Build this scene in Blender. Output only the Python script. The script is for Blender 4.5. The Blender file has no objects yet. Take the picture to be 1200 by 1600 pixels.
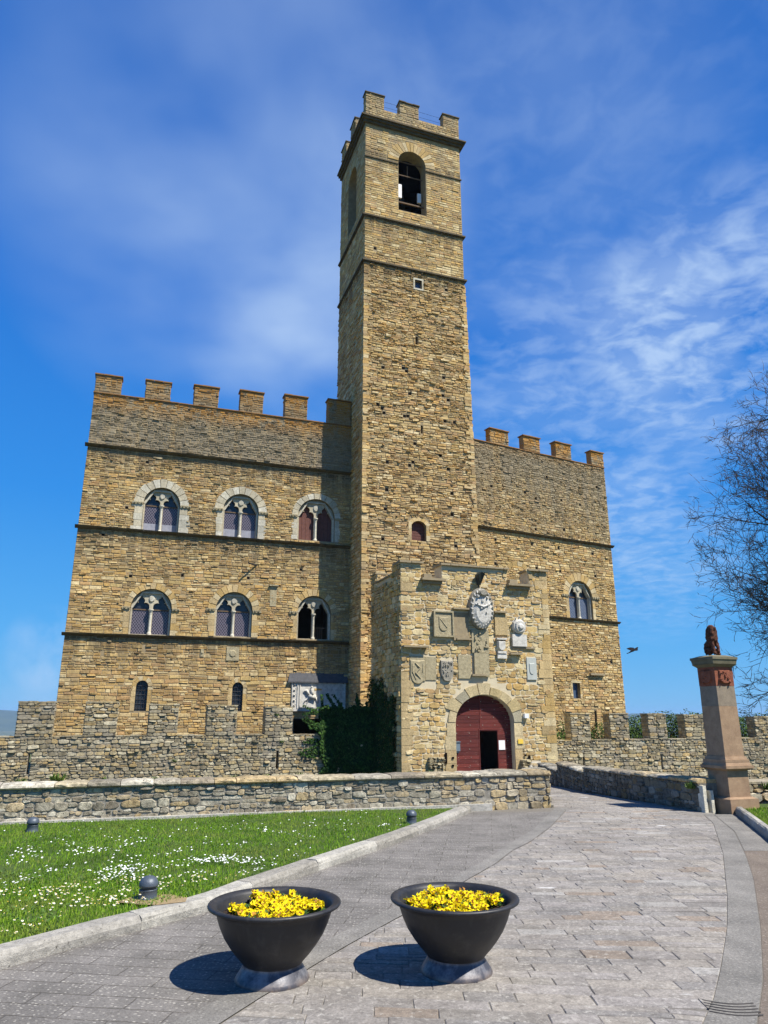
import bpy, math, random
from math import sin, cos, pi, radians, sqrt, atan2, floor
from mathutils import Vector, noise
from mathutils.geometry import tessellate_polygon
random.seed(7)
S = bpy.context.scene
COL = S.collection
# ---------------------------------------------------------------- camera
EYE = 1.6; PITCH = radians(16); FPX = 1113.0
cam = bpy.data.cameras.new('camera'); camo = bpy.data.objects.new('camera', cam); COL.objects.link(camo)
cam.sensor_fit = 'VERTICAL'; cam.sensor_height = 36; cam.lens = 36 * FPX / 1600
cam.clip_start = .05; cam.clip_end = 40000
camo.location = (0, 0, EYE); camo.rotation_euler = (radians(90) + PITCH, 0, 0)
S.camera = camo
# ---------------------------------------------------------------- light
SUN_EL = radians(56); SUN = Vector((.853 * cos(SUN_EL), -.522 * cos(SUN_EL), sin(SUN_EL))).normalized()
sl = bpy.data.lights.new('sun', 'SUN'); sl.energy = 5.0; sl.angle = radians(.5); sl.color = (1, .955, .87)
so = bpy.data.objects.new('sun', sl); COL.objects.link(so); so.rotation_euler = SUN.to_track_quat('Z', 'Y').to_euler()
S.view_settings.view_transform = 'Standard'; S.view_settings.look = 'None'; S.view_settings.gamma = 1
S.view_settings.exposure = 0.64
W = bpy.data.worlds.new('World'); S.world = W; W.use_nodes = True

class NT:
    def __init__(s, nt): s.nt = nt; s.n = nt.nodes; s.l = nt.links
    def add(s, t, inp=None, **kw):
        nd = s.n.new(t)
        for k, v in kw.items(): setattr(nd, k, v)
        for k, v in (inp or {}).items():
            if hasattr(v, 'is_output') or isinstance(v, bpy.types.NodeSocket): s.l.new(v, nd.inputs[k])
            else: nd.inputs[k].default_value = v
        return nd
    def math(s, op, a, b=None, clamp=False, c=None):
        d = {0: a}
        if b is not None: d[1] = b
        if c is not None: d[2] = c
        return s.add('ShaderNodeMath', d, operation=op, use_clamp=clamp).outputs[0]
    def vmath(s, op, a, b=None):
        d = {0: a}
        if b is not None: d[1] = b
        nd = s.add('ShaderNodeVectorMath', d, operation=op)
        return nd.outputs[1] if op in ('DOT_PRODUCT', 'LENGTH') else nd.outputs[0]
    def noise(s, vec, scale, detail=4, rough=.55, dist=0):
        return s.add('ShaderNodeTexNoise', {'Vector': vec, 'Scale': scale, 'Detail': detail, 'Roughness': rough, 'Distortion': dist})
    def ramp(s, fac, stops, interp='LINEAR'):
        nd = s.add('ShaderNodeValToRGB', {0: fac}); cr = nd.color_ramp; cr.interpolation = interp
        while len(cr.elements) < len(stops): cr.elements.new(.5)
        for e, (p, c) in zip(cr.elements, stops):
            e.position = p; e.color = (c, c, c, 1) if isinstance(c, (int, float)) else (*c, 1)
        return nd.outputs[0]
    def mix(s, fac, a, b, blend='MIX'):
        nd = s.add('ShaderNodeMix', data_type='RGBA', blend_type=blend)
        for k, v in ((0, fac), (6, a), (7, b)):
            if isinstance(v, bpy.types.NodeSocket): s.l.new(v, nd.inputs[k])
            else: nd.inputs[k].default_value = (*v, 1) if isinstance(v, tuple) and len(v) == 3 else v
        return nd.outputs[2]
    def maprange(s, v, a, b, c=0, d=1):
        return s.add('ShaderNodeMapRange', {0: v, 1: a, 2: b, 3: c, 4: d}).outputs[0]

w = NT(W.node_tree); w.n.clear()
sky = w.add('ShaderNodeTexSky', sky_type='NISHITA', sun_disc=False, sun_elevation=SUN_EL,
            sun_rotation=atan2(SUN.x, SUN.y), altitude=600, air_density=1.0, dust_density=.15, ozone_density=3.0)
hs = w.add('ShaderNodeHueSaturation', {'Hue': .5, 'Saturation': 1.32, 'Value': 1.0, 'Color': sky.outputs[0]})
tc = w.add('ShaderNodeTexCoord'); vec = tc.outputs['Generated']
def pixdir(px, py):
    vx = (px - 600) / FPX; vy = (800 - py) / FPX
    return Vector((vx, cos(PITCH) - vy * sin(PITCH), vy * cos(PITCH) + sin(PITCH)))
def blob(px, py, r0, r1):      # soft patch of sky around a direction of the compass
    d = pixdir(px, py).normalized()
    return w.maprange(w.vmath('DOT_PRODUCT', vec, tuple(d)), cos(radians(r1)), cos(radians(r0)))
# project the direction on a high plane so that clouds recede properly
sx = w.add('ShaderNodeSeparateXYZ', {0: vec})
zz = w.math('MAXIMUM', w.math('ADD', sx.outputs[2], .12), .05)
pl = w.add('ShaderNodeCombineXYZ', {0: w.math('DIVIDE', sx.outputs[0], zz), 1: w.math('DIVIDE', sx.outputs[1], zz), 2: 0.0}).outputs[0]
warp = w.noise(pl, 1.1, 3).outputs[1]
wv = w.n.new('ShaderNodeVectorMath'); wv.operation = 'MULTIPLY_ADD'; w.l.new(warp, wv.inputs[0]); wv.inputs[1].default_value = (.22, .22, 0); w.l.new(pl, wv.inputs[2])
P2 = wv.outputs[0]
veil = w.maprange(w.noise(P2, 1.2, 3, .45).outputs[0], .33, .68)
fine = w.maprange(w.noise(P2, 2.4, 4, .5).outputs[0], .35, .7)
mot = w.maprange(w.noise(P2, 13, 4, .55, .3).outputs[0], .42, .64)
mk = w.math('ADD', w.math('MULTIPLY', blob(370, 330, 2, 18), .46), w.math('MULTIPLY', blob(470, 520, 1, 9), .4))
mk = w.math('ADD', mk, w.math('MULTIPLY', blob(520, 60, 8, 28), .2))
soft = w.math('MULTIPLY', mk, w.math('ADD', w.math('MULTIPLY', veil, .6), w.math('MULTIPLY', fine, .45)))
mr = w.math('ADD', w.math('MULTIPLY', blob(1170, 500, 1, 11), .95), w.math('MULTIPLY', blob(900, 620, 1, 12), .55))
mr = w.math('ADD', mr, w.math('MULTIPLY', blob(1010, 850, 1, 8), .6))
mr = w.math('ADD', mr, w.math('MULTIPLY', blob(900, 230, 5, 22), .2))
cir = w.math('MULTIPLY', mr, w.math('ADD', w.math('MULTIPLY', mot, .38), w.math('MULTIPLY', fine, .5)))
low = w.math('MULTIPLY', w.math('ADD', blob(75, 1012, .3, 3.2), w.math('MULTIPLY', blob(60, 1085, .3, 2.5), .5)), w.maprange(w.noise(vec, 14, 5).outputs[0], .35, .6))
el = sx.outputs[2]
grad = w.ramp(el, [(0, (2.1, 5.9, 10.2)), (.1, (1.1, 5.0, 10.6)), (.28, (.42, 3.4, 9.8)), (.5, (.3, 2.3, 8.2)), (.8, (.22, 1.6, 6.3))])
base_sky = w.mix(.92, hs.outputs[0], grad)
cl = w.math('MINIMUM', w.math('ADD', w.math('ADD', soft, cir), w.math('MULTIPLY', low, .45)), .85)
skc = w.mix(cl, base_sky, (6.2, 8.2, 11.2))
bg = w.add('ShaderNodeBackground', {'Color': skc, 'Strength': .056})
wo = w.add('ShaderNodeOutputWorld', {0: bg.outputs[0]})
W.cycles.sampling_method = 'MANUAL'; W.cycles.sample_map_resolution = 512

# ---------------------------------------------------------------- frames: vertical planes and how a pixel meets them
class F:
    def __init__(s, x, y, deg):
        s.o = Vector((x, y, 0)); a = radians(deg); s.deg = deg
        s.u = Vector((cos(a), sin(a), 0)); s.n = Vector((sin(a), -cos(a), 0))
    def p(s, u, z, d=0): return s.o + s.u * u + s.n * d + Vector((0, 0, z))
    def P(s, px, py):
        r = pixdir(px, py); t = s.o.dot(s.n) / r.dot(s.n); q = r * t
        return ((q - s.o).dot(s.u), q.z + EYE)
    def at(s, u, d, turn=0):                                   # another frame: moved along u and outward d, turned
        q = s.o + s.u * u + s.n * d; return F(q.x, q.y, s.deg + turn)
def gnd(px, py, z=0.0):
    r = pixdir(px, py); t = (z - EYE) / r.z
    return Vector((r.x * t, r.y * t, z))
def gz(x, y):                                                  # the way dips gently towards the gate
    t = min(max((y - 14.2) / 22, 0), 1); return -1.12 * t * t * (3 - 2 * t) if t < 1 else -1.12

class MB:
    def __init__(s): s.v = []; s.f = []
    def poly(s, pts): b = len(s.v); s.v += [tuple(p) for p in pts]; s.f.append(tuple(range(b, b + len(pts))))
    def prism(s, a, b):                                        # two equal rings
        n = len(a); k = len(s.v); s.v += [tuple(p) for p in a] + [tuple(p) for p in b]
        s.f.append(tuple(range(k, k + n))[::-1]); s.f.append(tuple(range(k + n, k + 2 * n)))
        for i in range(n): j = (i + 1) % n; s.f.append((k + i, k + j, k + n + j, k + n + i))
    def box(s, fr, u0, u1, z0, z1, d0, d1):
        a = [fr.p(u, z, d0) for u, z in ((u0, z0), (u1, z0), (u1, z1), (u0, z1))]
        b = [fr.p(u, z, d1) for u, z in ((u0, z0), (u1, z0), (u1, z1), (u0, z1))]
        s.prism(a, b)
    def tube(s, pts, rads, n=6, cap=True):
        k0 = len(s.v); m = len(pts); pts = [Vector(p) for p in pts]
        for i, p in enumerate(pts):
            t = (pts[min(i + 1, m - 1)] - pts[max(i - 1, 0)]).normalized()
            a = t.cross(Vector((0, 0, 1)) if abs(t.z) < .95 else Vector((1, 0, 0))).normalized(); b = t.cross(a)
            for j in range(n):
                q = 2 * pi * j / n; s.v.append(tuple(p + (a * cos(q) + b * sin(q)) * rads[i]))
        for i in range(m - 1):
            for j in range(n):
                a = k0 + i * n + j; b = k0 + i * n + (j + 1) % n; s.f.append((a, b, b + n, a + n))
        if cap: s.f.append(tuple(range(k0, k0 + n))[::-1]); s.f.append(tuple(range(k0 + (m - 1) * n, k0 + m * n)))
    def lathe(s, c, prof, n=32, close=False):
        k0 = len(s.v); m = len(prof)
        for r, z in prof:
            for j in range(n): q = 2 * pi * j / n; s.v.append((c[0] + r * cos(q), c[1] + r * sin(q), c[2] + z))
        for i in range(m - 1):
            for j in range(n):
                a = k0 + i * n + j; b = k0 + i * n + (j + 1) % n; s.f.append((a, b, b + n, a + n))
        if close: s.f.append(tuple(range(k0, k0 + n))[::-1]); s.f.append(tuple(range(k0 + (m - 1) * n, k0 + m * n)))
    def build(s, name, mat, parent=None, smooth=False, world=True, label=None, kind=None):
        me = bpy.data.meshes.new(name)
        off = Vector((0, 0, 0))
        if world:
            q = parent
            while q: off += q.location; q = q.parent
        me.from_pydata([(v[0] - off.x, v[1] - off.y, v[2] - off.z) for v in s.v], [], s.f)
        if smooth: me.polygons.foreach_set('use_smooth', [True] * len(me.polygons))
        me.materials.append(mat); me.update()
        o = bpy.data.objects.new(name, me); COL.objects.link(o)
        if parent: o.parent = parent
        if label: o['label'] = label
        if kind: o['kind'] = kind
        return o
def tag(o, label, cat, group=None, kind=None):
    o['label'] = label; o['category'] = cat
    if group: o['group'] = group
    if kind: o['kind'] = kind
    return o
def thing(name, loc, label, cat, group=None):
    o = bpy.data.objects.new(name, None); COL.objects.link(o); o.location = loc; o.empty_display_size = .2
    return tag(o, label, cat, group)
def struct(o): o['kind'] = 'structure'; return o
def panel(mb, fr, out, holes, d0, d1):                          # wall slab with openings, front at d0, back at d1
    loops = [out] + holes
    pts = [p for l in loops for p in l]
    tris = tessellate_polygon([[Vector((u, z, 0)) for u, z in l] for l in loops])
    for d in (d0, d1):
        k = len(mb.v); mb.v += [tuple(fr.p(u, z, d)) for u, z in pts]
        mb.f += [tuple(k + i for i in t) for t in tris]
    for l in loops:
        for i in range(len(l)):
            a, b = l[i], l[(i + 1) % len(l)]
            mb.poly([fr.p(*a, d0), fr.p(*b, d0), fr.p(*b, d1), fr.p(*a, d1)])
def arch(c, a, spring, sill, n=16, pointed=0):
    return [(c - a, sill), (c + a, sill)] + [(c + a * cos(pi * i / n), spring + a * sin(pi * i / n) * (1 + pointed)) for i in range(n + 1)]
class Hole:                                                    # where stones must stop
    def __init__(s, kind, *a): s.k = kind; s.a = a
    def span(s, z0, z1):
        z = (z0 + z1) / 2
        if s.k == 'rect':
            u0, u1, a, b = s.a
            return (u0, u1) if (z1 > a + .01 and z0 < b - .01) else None
        c, r, sp, sill = s.a
        if z1 <= sill + .01 or z > sp + r: return None
        if z <= sp: return (c - r, c + r)
        q = sqrt(max(r * r - (z - sp) ** 2, 0)); return (c - q, c + q) if q > .02 else None
def stones(mb, fr, z0, z1, span, holes=(), h=(.13, .25), asp=(1.2, 3.6), prot=(.008, .036), seed=1, det=0, wav=.05, gap=.012, split=.22, jit=.012, base=-.01, extra=None):
    R = random.Random(seed); z = z0; row = 0
    while z < z1 - h[0] * .5:
        hh = R.uniform(*h)
        if z + hh > z1 - h[0] * .4: hh = z1 - z
        ua, ub = span((z + hh / 2))
        iv = [(ua, ub)]
        for H in holes:
            sp = H.span(z, z + hh)
            if not sp: continue
            nv = []
            for a, b in iv:
                if sp[1] <= a or sp[0] >= b: nv.append((a, b)); continue
                if sp[0] > a: nv.append((a, sp[0]))
                if sp[1] < b: nv.append((sp[1], b))
            iv = nv
        for a, b in iv:
            if b - a < .04: continue
            u = a
            while u < b - .02:
                L = hh * R.uniform(*asp)
                if u + L > b - hh * .5: L = b - u
                def wz(uu, zz): return 0 if (zz <= z0 + .01 or zz >= z1 - .01) else wav * noise.noise(Vector((uu * .45, zz * 1.5, seed * 3.7)))
                cells = [(u, u + L, z, z + hh)]
                if R.random() < split and hh > h[0] * 1.1:
                    m = z + hh * R.uniform(.35, .65); cells = [(u, u + L, z, m), (u, u + L, m, z + hh)]
                    if R.random() < .5: q = u + L * R.uniform(.35, .65); cells = [cells[0], (u, q, m, z + hh), (q, u + L, m, z + hh)]
                for (a0, a1, b0, b1) in cells:
                    g = gap * R.uniform(.5, 1.5); pr = R.uniform(*prot)
                    if R.random() < .05: pr += prot[1] * .9
                    elif R.random() < .04: pr = .002
                    C = [(a0 + g, b0 + g), (a1 - g, b0 + g), (a1 - g, b1 - g), (a0 + g, b1 - g)]
                    C = [(x + R.uniform(-jit, jit), y + R.uniform(-jit, jit) + wz(x, y)) for x, y in C]
                    if det:                                    # rounded rubble: more corners, domed face
                        ring = []
                        for i in range(4):
                            p, q = C[i], C[(i + 1) % 4]; e = R.uniform(.12, .3); f2 = R.uniform(.7, .88)
                            ring += [(p[0] + (q[0] - p[0]) * e, p[1] + (q[1] - p[1]) * e), (p[0] + (q[0] - p[0]) * f2, p[1] + (q[1] - p[1]) * f2)]
                        cx = sum(p[0] for p in ring) / 8; cz = sum(p[1] for p in ring) / 8
                        k = len(mb.v)
                        tl = R.uniform(-.25, .25); tm = R.uniform(-.25, .25)
                        for (sc, dd) in ((1, base), (.975, pr * .7), (.88, pr)):
                            for x, y in ring:
                                xx = cx + (x - cx) * sc; yy = cz + (y - cz) * sc
                                mb.v.append(tuple(fr.p(xx, yy, dd + (pr * ((xx - cx) / (a1 - a0) * tl + (yy - cz) / (b1 - b0) * tm) if dd > 0 else 0) + (R.uniform(-.1, .1) * pr if dd > 0 else 0))))
                        for q in range(2):
                            for i in range(8): j = (i + 1) % 8; mb.f.append((k + q * 8 + i, k + q * 8 + j, k + q * 8 + 8 + j, k + q * 8 + 8 + i))
                        mb.f.append(tuple(range(k + 16, k + 24)))
                    else:
                        cx = sum(p[0] for p in C) / 4; cz = sum(p[1] for p in C) / 4; k = len(mb.v); ins = min(.02, (b1 - b0) * .13)
                        for x, y in C: mb.v.append(tuple(fr.p(x, y, base)))
                        for x, y in C:
                            mb.v.append(tuple(fr.p(x - (ins if x > cx else -ins), y - (ins if y > cz else -ins), pr * R.uniform(.75, 1.2))))
                        for i in range(4): j = (i + 1) % 4; mb.f.append((k + i, k + j, k + 4 + j, k + 4 + i))
                        mb.f.append((k + 4, k + 5, k + 6, k + 7))
                u += L
        z += hh; row += 1

# ---------------------------------------------------------------- materials
def newmat(name):
    m = bpy.data.materials.new(name); m.use_nodes = True; t = NT(m.node_tree); t.n.clear()
    out = t.add('ShaderNodeOutputMaterial'); bs = t.add('ShaderNodeBsdfPrincipled'); t.l.new(bs.outputs[0], out.inputs[0])
    geo = t.add('ShaderNodeNewGeometry'); return m, t, bs, geo
def setc(t, bs, col, rough=.85, bump=None, bs_strength=.4, bdist=.02, spec=.25, metal=0):
    if isinstance(col, bpy.types.NodeSocket): t.l.new(col, bs.inputs['Base Color'])
    else: bs.inputs['Base Color'].default_value = (*col, 1)
    if isinstance(rough, bpy.types.NodeSocket): t.l.new(rough, bs.inputs['Roughness'])
    else: bs.inputs['Roughness'].default_value = rough
    bs.inputs['Specular IOR Level'].default_value = spec; bs.inputs['Metallic'].default_value = metal
    if bump is not None:
        b = t.add('ShaderNodeBump', {'Strength': bs_strength, 'Distance': bdist, 'Height': bump}); t.l.new(b.outputs[0], bs.inputs['Normal'])
def stone_mat(name, tones, grey=None, lichen=None, greycol=(.19, .165, .13), dark=.35, nscale=5, val=1.0, patch=.0, spot=.25, stains=()):
    """stone whose colour changes from block to block, with blotches, grey weathering and orange lichen above given heights"""
    m, t, bs, geo = newmat(name); pos = geo.outputs['Position']
    isl = geo.outputs['Random Per Island']
    n = len(tones)
    base = t.ramp(isl, [(i / n, c) for i, c in enumerate(tones)], 'CONSTANT')
    n1 = t.noise(pos, nscale * 1.7, 6, .65).outputs[0]; n2 = t.noise(pos, .55, 4, .6).outputs[0]; n3 = t.noise(pos, nscale * 9, 4, .7).outputs[0]
    f = t.math('MULTIPLY', t.maprange(n1, .28, .72, 1 - dark, 1 + dark * .8), t.maprange(n3, .3, .7, .8, 1.18))
    f = t.math('MULTIPLY', f, t.maprange(n2, .3, .7, .84, 1.2))
    f = t.math('MULTIPLY', f, t.maprange(t.noise(t.vmath('MULTIPLY', pos, (2.2, 2.2, .16)), 1.0, 5, .6).outputs[0], .35, .65, .88, 1.1))
    c = t.mix(1.0, base, t.add('ShaderNodeCombineColor', {0: f, 1: f, 2: f}).outputs[0], 'MULTIPLY')
    if patch:
        c = t.mix(t.maprange(t.noise(pos, .9, 5, .65).outputs[0], .5, .62, 0, patch), c, t.mix(n1, greycol, tuple(k * 1.9 for k in greycol)))
    # small pale and dark crusts
    c = t.mix(t.maprange(t.noise(pos, nscale * 3.2, 5, .7).outputs[0], .6, .68, 0, spot), c, (.5, .47, .4))
    c = t.mix(t.maprange(t.noise(t.vmath('ADD', pos, (31, 7, 3)), nscale * 2.6, 5, .7).outputs[0], .6, .7, 0, spot * 1.5), c, (.05, .043, .035))
    z = t.add('ShaderNodeSeparateXYZ', {0: pos}).outputs[2]
    stre = t.noise(t.vmath('MULTIPLY', pos, (1.6, 1.6, .22)), 1.0, 5, .65).outputs[0]
    if grey:
        g = t.math('ADD', t.maprange(z, grey[0], grey[1], 0, 1), t.maprange(stre, .3, .7, -.55, .55), True)
        g = t.math('MULTIPLY', g, t.maprange(z, grey[0] - 2, grey[0], 0, 1))
        c = t.mix(t.math('MULTIPLY', g, .88), c, t.mix(n1, tuple(k * .3 for k in greycol), tuple(k * 1.75 for k in greycol)))
    if lichen:
        g = t.math('MULTIPLY', t.maprange(z, lichen[0], lichen[1], 0, 1), t.maprange(t.noise(pos, 1.3, 6, .7).outputs[0], .4, .48, 0, 1))
        c = t.mix(t.math('MULTIPLY', g, .92), c, t.mix(n3, (.3, .11, .015), (.55, .29, .04)))
    for zs_ in stains:                                           # rain streaks that run down from a ledge
        g = t.math('MULTIPLY', t.maprange(z, zs_ - 2.4, zs_, 0, 1), t.math('LESS_THAN', z, zs_))
        sn = t.noise(t.vmath('MULTIPLY', pos, (2.6, 2.6, .12)), 1.0, 5, .7).outputs[0]
        g = t.math('MULTIPLY', g, t.maprange(t.math('ADD', sn, t.math('MULTIPLY', g, .12)), .5, .62, 0, .7))
        c = t.mix(g, c, (.06, .048, .032))
    if val != 1: c = t.mix(1.0, c, (val, val, val), 'MULTIPLY')
    bm = t.math('ADD', t.math('MULTIPLY', n1, .6), t.math('MULTIPLY', n3, .4))
    setc(t, bs, c, .92, bm, .7, .035, .15); return m
def mottled(name, c0, c1, scale=6, rough=.85, bump=.3, dist=.01, spec=.25, metal=0, detail=6, lo=.3, hi=.7, sheen=None):
    m, t, bs, geo = newmat(name); pos = geo.outputs['Position']
    n1 = t.noise(pos, scale, detail, .62).outputs[0]; n2 = t.noise(pos, scale * 7, 4, .7).outputs[0]
    c = t.mix(t.maprange(t.math('ADD', t.math('MULTIPLY', n1, .65), t.math('MULTIPLY', n2, .35)), lo, hi), c0, c1)
    setc(t, bs, c, rough, t.math('ADD', n1, n2), bump, dist, spec, metal); return m

GOLD = [(k[0] * 1.13, k[1] * 1.08, k[2] * .95) for k in [(.46, .31, .13), (.40, .26, .105), (.50, .36, .17), (.34, .22, .10), (.54, .42, .24), (.43, .32, .17), (.37, .27, .15), (.48, .30, .11), (.58, .48, .31), (.28, .19, .10), (.44, .33, .16), (.39, .24, .12)]]
GOLD = [tuple((.8 * c + .2 * m) * s_ for c, m, s_ in zip(k, (.5, .38, .19), (.93, .945, .93))) for k in GOLD]
def sc(l, r, g, b): return [(a * r, c * g, d * b) for a, c, d in l]
M = {}
M['wing'] = stone_mat('wing_stone', sc(GOLD, 1.08, 1.05, 1.0), grey=(16.6, 17.8), lichen=(19.5, 20.9), greycol=(.2, .175, .13), stains=(6.0, 12.2, 17.3), patch=.2)
M['wing_merlon'] = stone_mat('merlon_stone', sc(GOLD, .8, .8, .85), grey=(16.0, 19.0), lichen=(20.7, 22.5), greycol=(.2, .17, .12))
M['rwing'] = stone_mat('right_wing_stone', sc(GOLD, 1.08, 1.08, 1.08), grey=(13.5, 20.0), lichen=(20.2, 22.0), greycol=(.25, .21, .145))
M['tower'] = stone_mat('tower_stone', sc(GOLD, 1.14, 1.13, 1.15), grey=(40.0, 52), greycol=(.26, .22, .15), stains=(32.7,), patch=.2)
M['tower_fine'] = stone_mat('tower_dressed_stone', sc(GOLD, 1.12, 1.11, 1.08), grey=(40.0, 52), greycol=(.24, .21, .15), stains=(36.4, 42.2))
M['gate'] = stone_mat('gatehouse_stone', sc(GOLD, 1.12, 1.14, 1.15) + [(.62, .5, .28)], patch=.35, greycol=(.27, .22, .14), dark=.3)
GREY = [(.34, .32, .27), (.26, .24, .2), (.42, .4, .35), (.2, .185, .155), (.36, .32, .24), (.3, .28, .24), (.48, .46, .41), (.38, .3, .18), (.24, .21, .17)]
GREY = [(a * 1.03, b * .98, c * .86) for a, b, c in GREY]
M['curtain'] = stone_mat('curtain_stone', sc(GREY, 1.1, 1.05, .92) + [(.44, .34, .18)], patch=.5, greycol=(.2, .18, .15), spot=.55, dark=.5)
M['low'] = stone_mat('parapet_stone', GREY + [(.42, .33, .2)], patch=.45, greycol=(.15, .135, .11), nscale=8, spot=.85, dark=.7)
M['lowshade'] = stone_mat('parapet_shaded_stone', sc(GREY, .55, .55, .55), nscale=9, patch=.4, dark=.4)  # same grey stone, darkened to carry the shade on the path side
M['mortar'] = mottled('lime_mortar', (.2, .15, .08), (.4, .31, .18), 3)
M['mortar_pale'] = mottled('pale_mortar', (.5, .42, .27), (.66, .57, .4), 4)
M['mortar_grey'] = mottled('grey_mortar', (.13, .115, .09), (.3, .27, .21), 5)
M['mortar_low'] = mottled('dark_mortar', (.07, .062, .05), (.26, .24, .2), 8)
M['string'] = mottled('string_stone', (.035, .03, .02), (.16, .12, .06), 2.5)  # weathered stone, darkened to carry the shade under the courses
M['pale'] = stone_mat('pale_dressed_stone', [(.5, .46, .35), (.43, .38, .27), (.56, .52, .41), (.46, .43, .34), (.5, .44, .31)], dark=.3, spot=.2)
M['gold_dressed'] = stone_mat('golden_dressed_stone', [(.52, .36, .15), (.46, .31, .12), (.56, .41, .2), (.5, .37, .19), (.44, .33, .17), (.38, .28, .14), (.56, .45, .26)], dark=.35, spot=.3, nscale=8)
M['marble'] = mottled('weathered_marble', (.34, .32, .27), (.64, .61, .54), 5, lo=.35, hi=.55)
M['relief'] = mottled('relief_stone', (.24, .2, .12), (.52, .44, .27), 7, bump=.7, dist=.03)
M['relief_grey'] = mottled('grey_relief_stone', (.18, .165, .13), (.42, .38, .3), 9, bump=.7, dist=.03)
M['relief_blue'] = mottled('bluish_relief_stone', (.38, .4, .36), (.52, .53, .48), 6)
M['slab'] = mottled('slab_stone', (.2, .16, .1), (.38, .3, .18), 4)
M['darkmetal'] = mottled('dark_bronze', (.02, .022, .02), (.05, .055, .045), 12, .5)
M['iron'] = mottled('iron_bars', (.02, .02, .022), (.04, .04, .045), 12, .5)
M['hole'] = mottled('hole_shade', (.006, .005, .004), (.015, .012, .01), 9, 1, spec=0)  # near-black fill standing for the shade inside holes and slots
M['interior'] = mottled('dim_interior_plaster', (.07, .055, .035), (.12, .1, .07), 2)
M['roof'] = mottled('roof_tile', (.2, .09, .045), (.32, .16, .08), 6)
M['slate'] = mottled('canopy_slate', (.06, .06, .065), (.12, .12, .125), 6)
M['whitecloth'] = mottled('white_enamel', (.72, .72, .7), (.8, .8, .78), 3, .5)
M['paper'] = mottled('notice_paper', (.8, .8, .78), (.86, .86, .85), 3, .6)
M['yellowsign'] = mottled('yellow_enamel', (.75, .5, .06), (.8, .55, .09), 3, .4)
M['bluebox'] = mottled('blue_grey_paint', (.12, .16, .19), (.17, .22, .26), 9, .45)
M['wood'] = mottled('weathered_wood', (.09, .06, .035), (.2, .13, .075), 9)
M['soil'] = mottled('soil', (.02, .013, .008), (.05, .033, .02), 14)

def door_mat():
    m, t, bs, geo = newmat('red_door_paint'); pos = geo.outputs['Position']
    st = t.noise(t.vmath('MULTIPLY', pos, (1, 1, 9)), 2.2, 6, .65).outputs[0]
    isl = geo.outputs['Random Per Island']
    c = t.mix(isl, (.07, .013, .011), (.155, .028, .021))
    c = t.mix(t.maprange(st, .45, .7), c, (.12, .025, .02))
    ch = t.maprange(t.noise(t.vmath('MULTIPLY', pos, (1, 1, 4)), 6, 6, .7).outputs[0], .62, .68)
    z = t.add('ShaderNodeSeparateXYZ', {0: pos}).outputs[2]
    wear = t.math('MULTIPLY', ch, t.maprange(z, 2.2, -.8, .25, 1))
    c = t.mix(wear, c, (.36, .27, .22)); setc(t, bs, c, .75, st, .5, .02, .3); return m
M['door'] = door_mat()
def glass_mat(name, frame, cell, lead, deg, pitch=.1, lower=None):
    m, t, bs, geo = newmat(name); pos = geo.outputs['Position']
    a = radians(deg); u = t.vmath('DOT_PRODUCT', pos, (cos(a), sin(a), 0)); z = t.add('ShaderNodeSeparateXYZ', {0: pos}).outputs[2]
    def line(e):
        fr_ = t.math('FRACT', t.math('DIVIDE', e, pitch)); return t.math('LESS_THAN', t.math('ABSOLUTE', t.math('SUBTRACT', fr_, .5)), .11)
    g = t.math('MAXIMUM', line(t.math('ADD', t.math('MULTIPLY', u, 1.3), z)), line(t.math('SUBTRACT', t.math('MULTIPLY', u, 1.3), z)))
    c = t.mix(t.noise(pos, 3.0, 3).outputs[0], tuple(k * .6 for k in cell), tuple(k * 1.5 for k in cell))
    c = t.mix(g, c, lead)
    setc(t, bs, c, .3, g, .2, .01, .5); return m
M['lattice'] = glass_mat('leaded_glass', None, (.03, .027, .04), (.2, .17, .2), 19.3, .2)
M['lattice_blue'] = glass_mat('leaded_glass_blue', None, (.03, .045, .08), (.2, .23, .3), 28.9, .2)
M['paleglass'] = mottled('dusty_glass', (.2, .2, .23), (.36, .36, .4), 5, .4)
M['shutter'] = mottled('red_brown_shutter', (.09, .035, .028), (.17, .07, .05), 6, .7)
M['darkglass'] = mottled('dark_glass', (.015, .018, .022), (.04, .045, .055), 3, .25, spec=.5)
M['blueglass'] = mottled('reflecting_glass', (.04, .06, .1), (.08, .12, .2), 3, .2, spec=.6)

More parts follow.
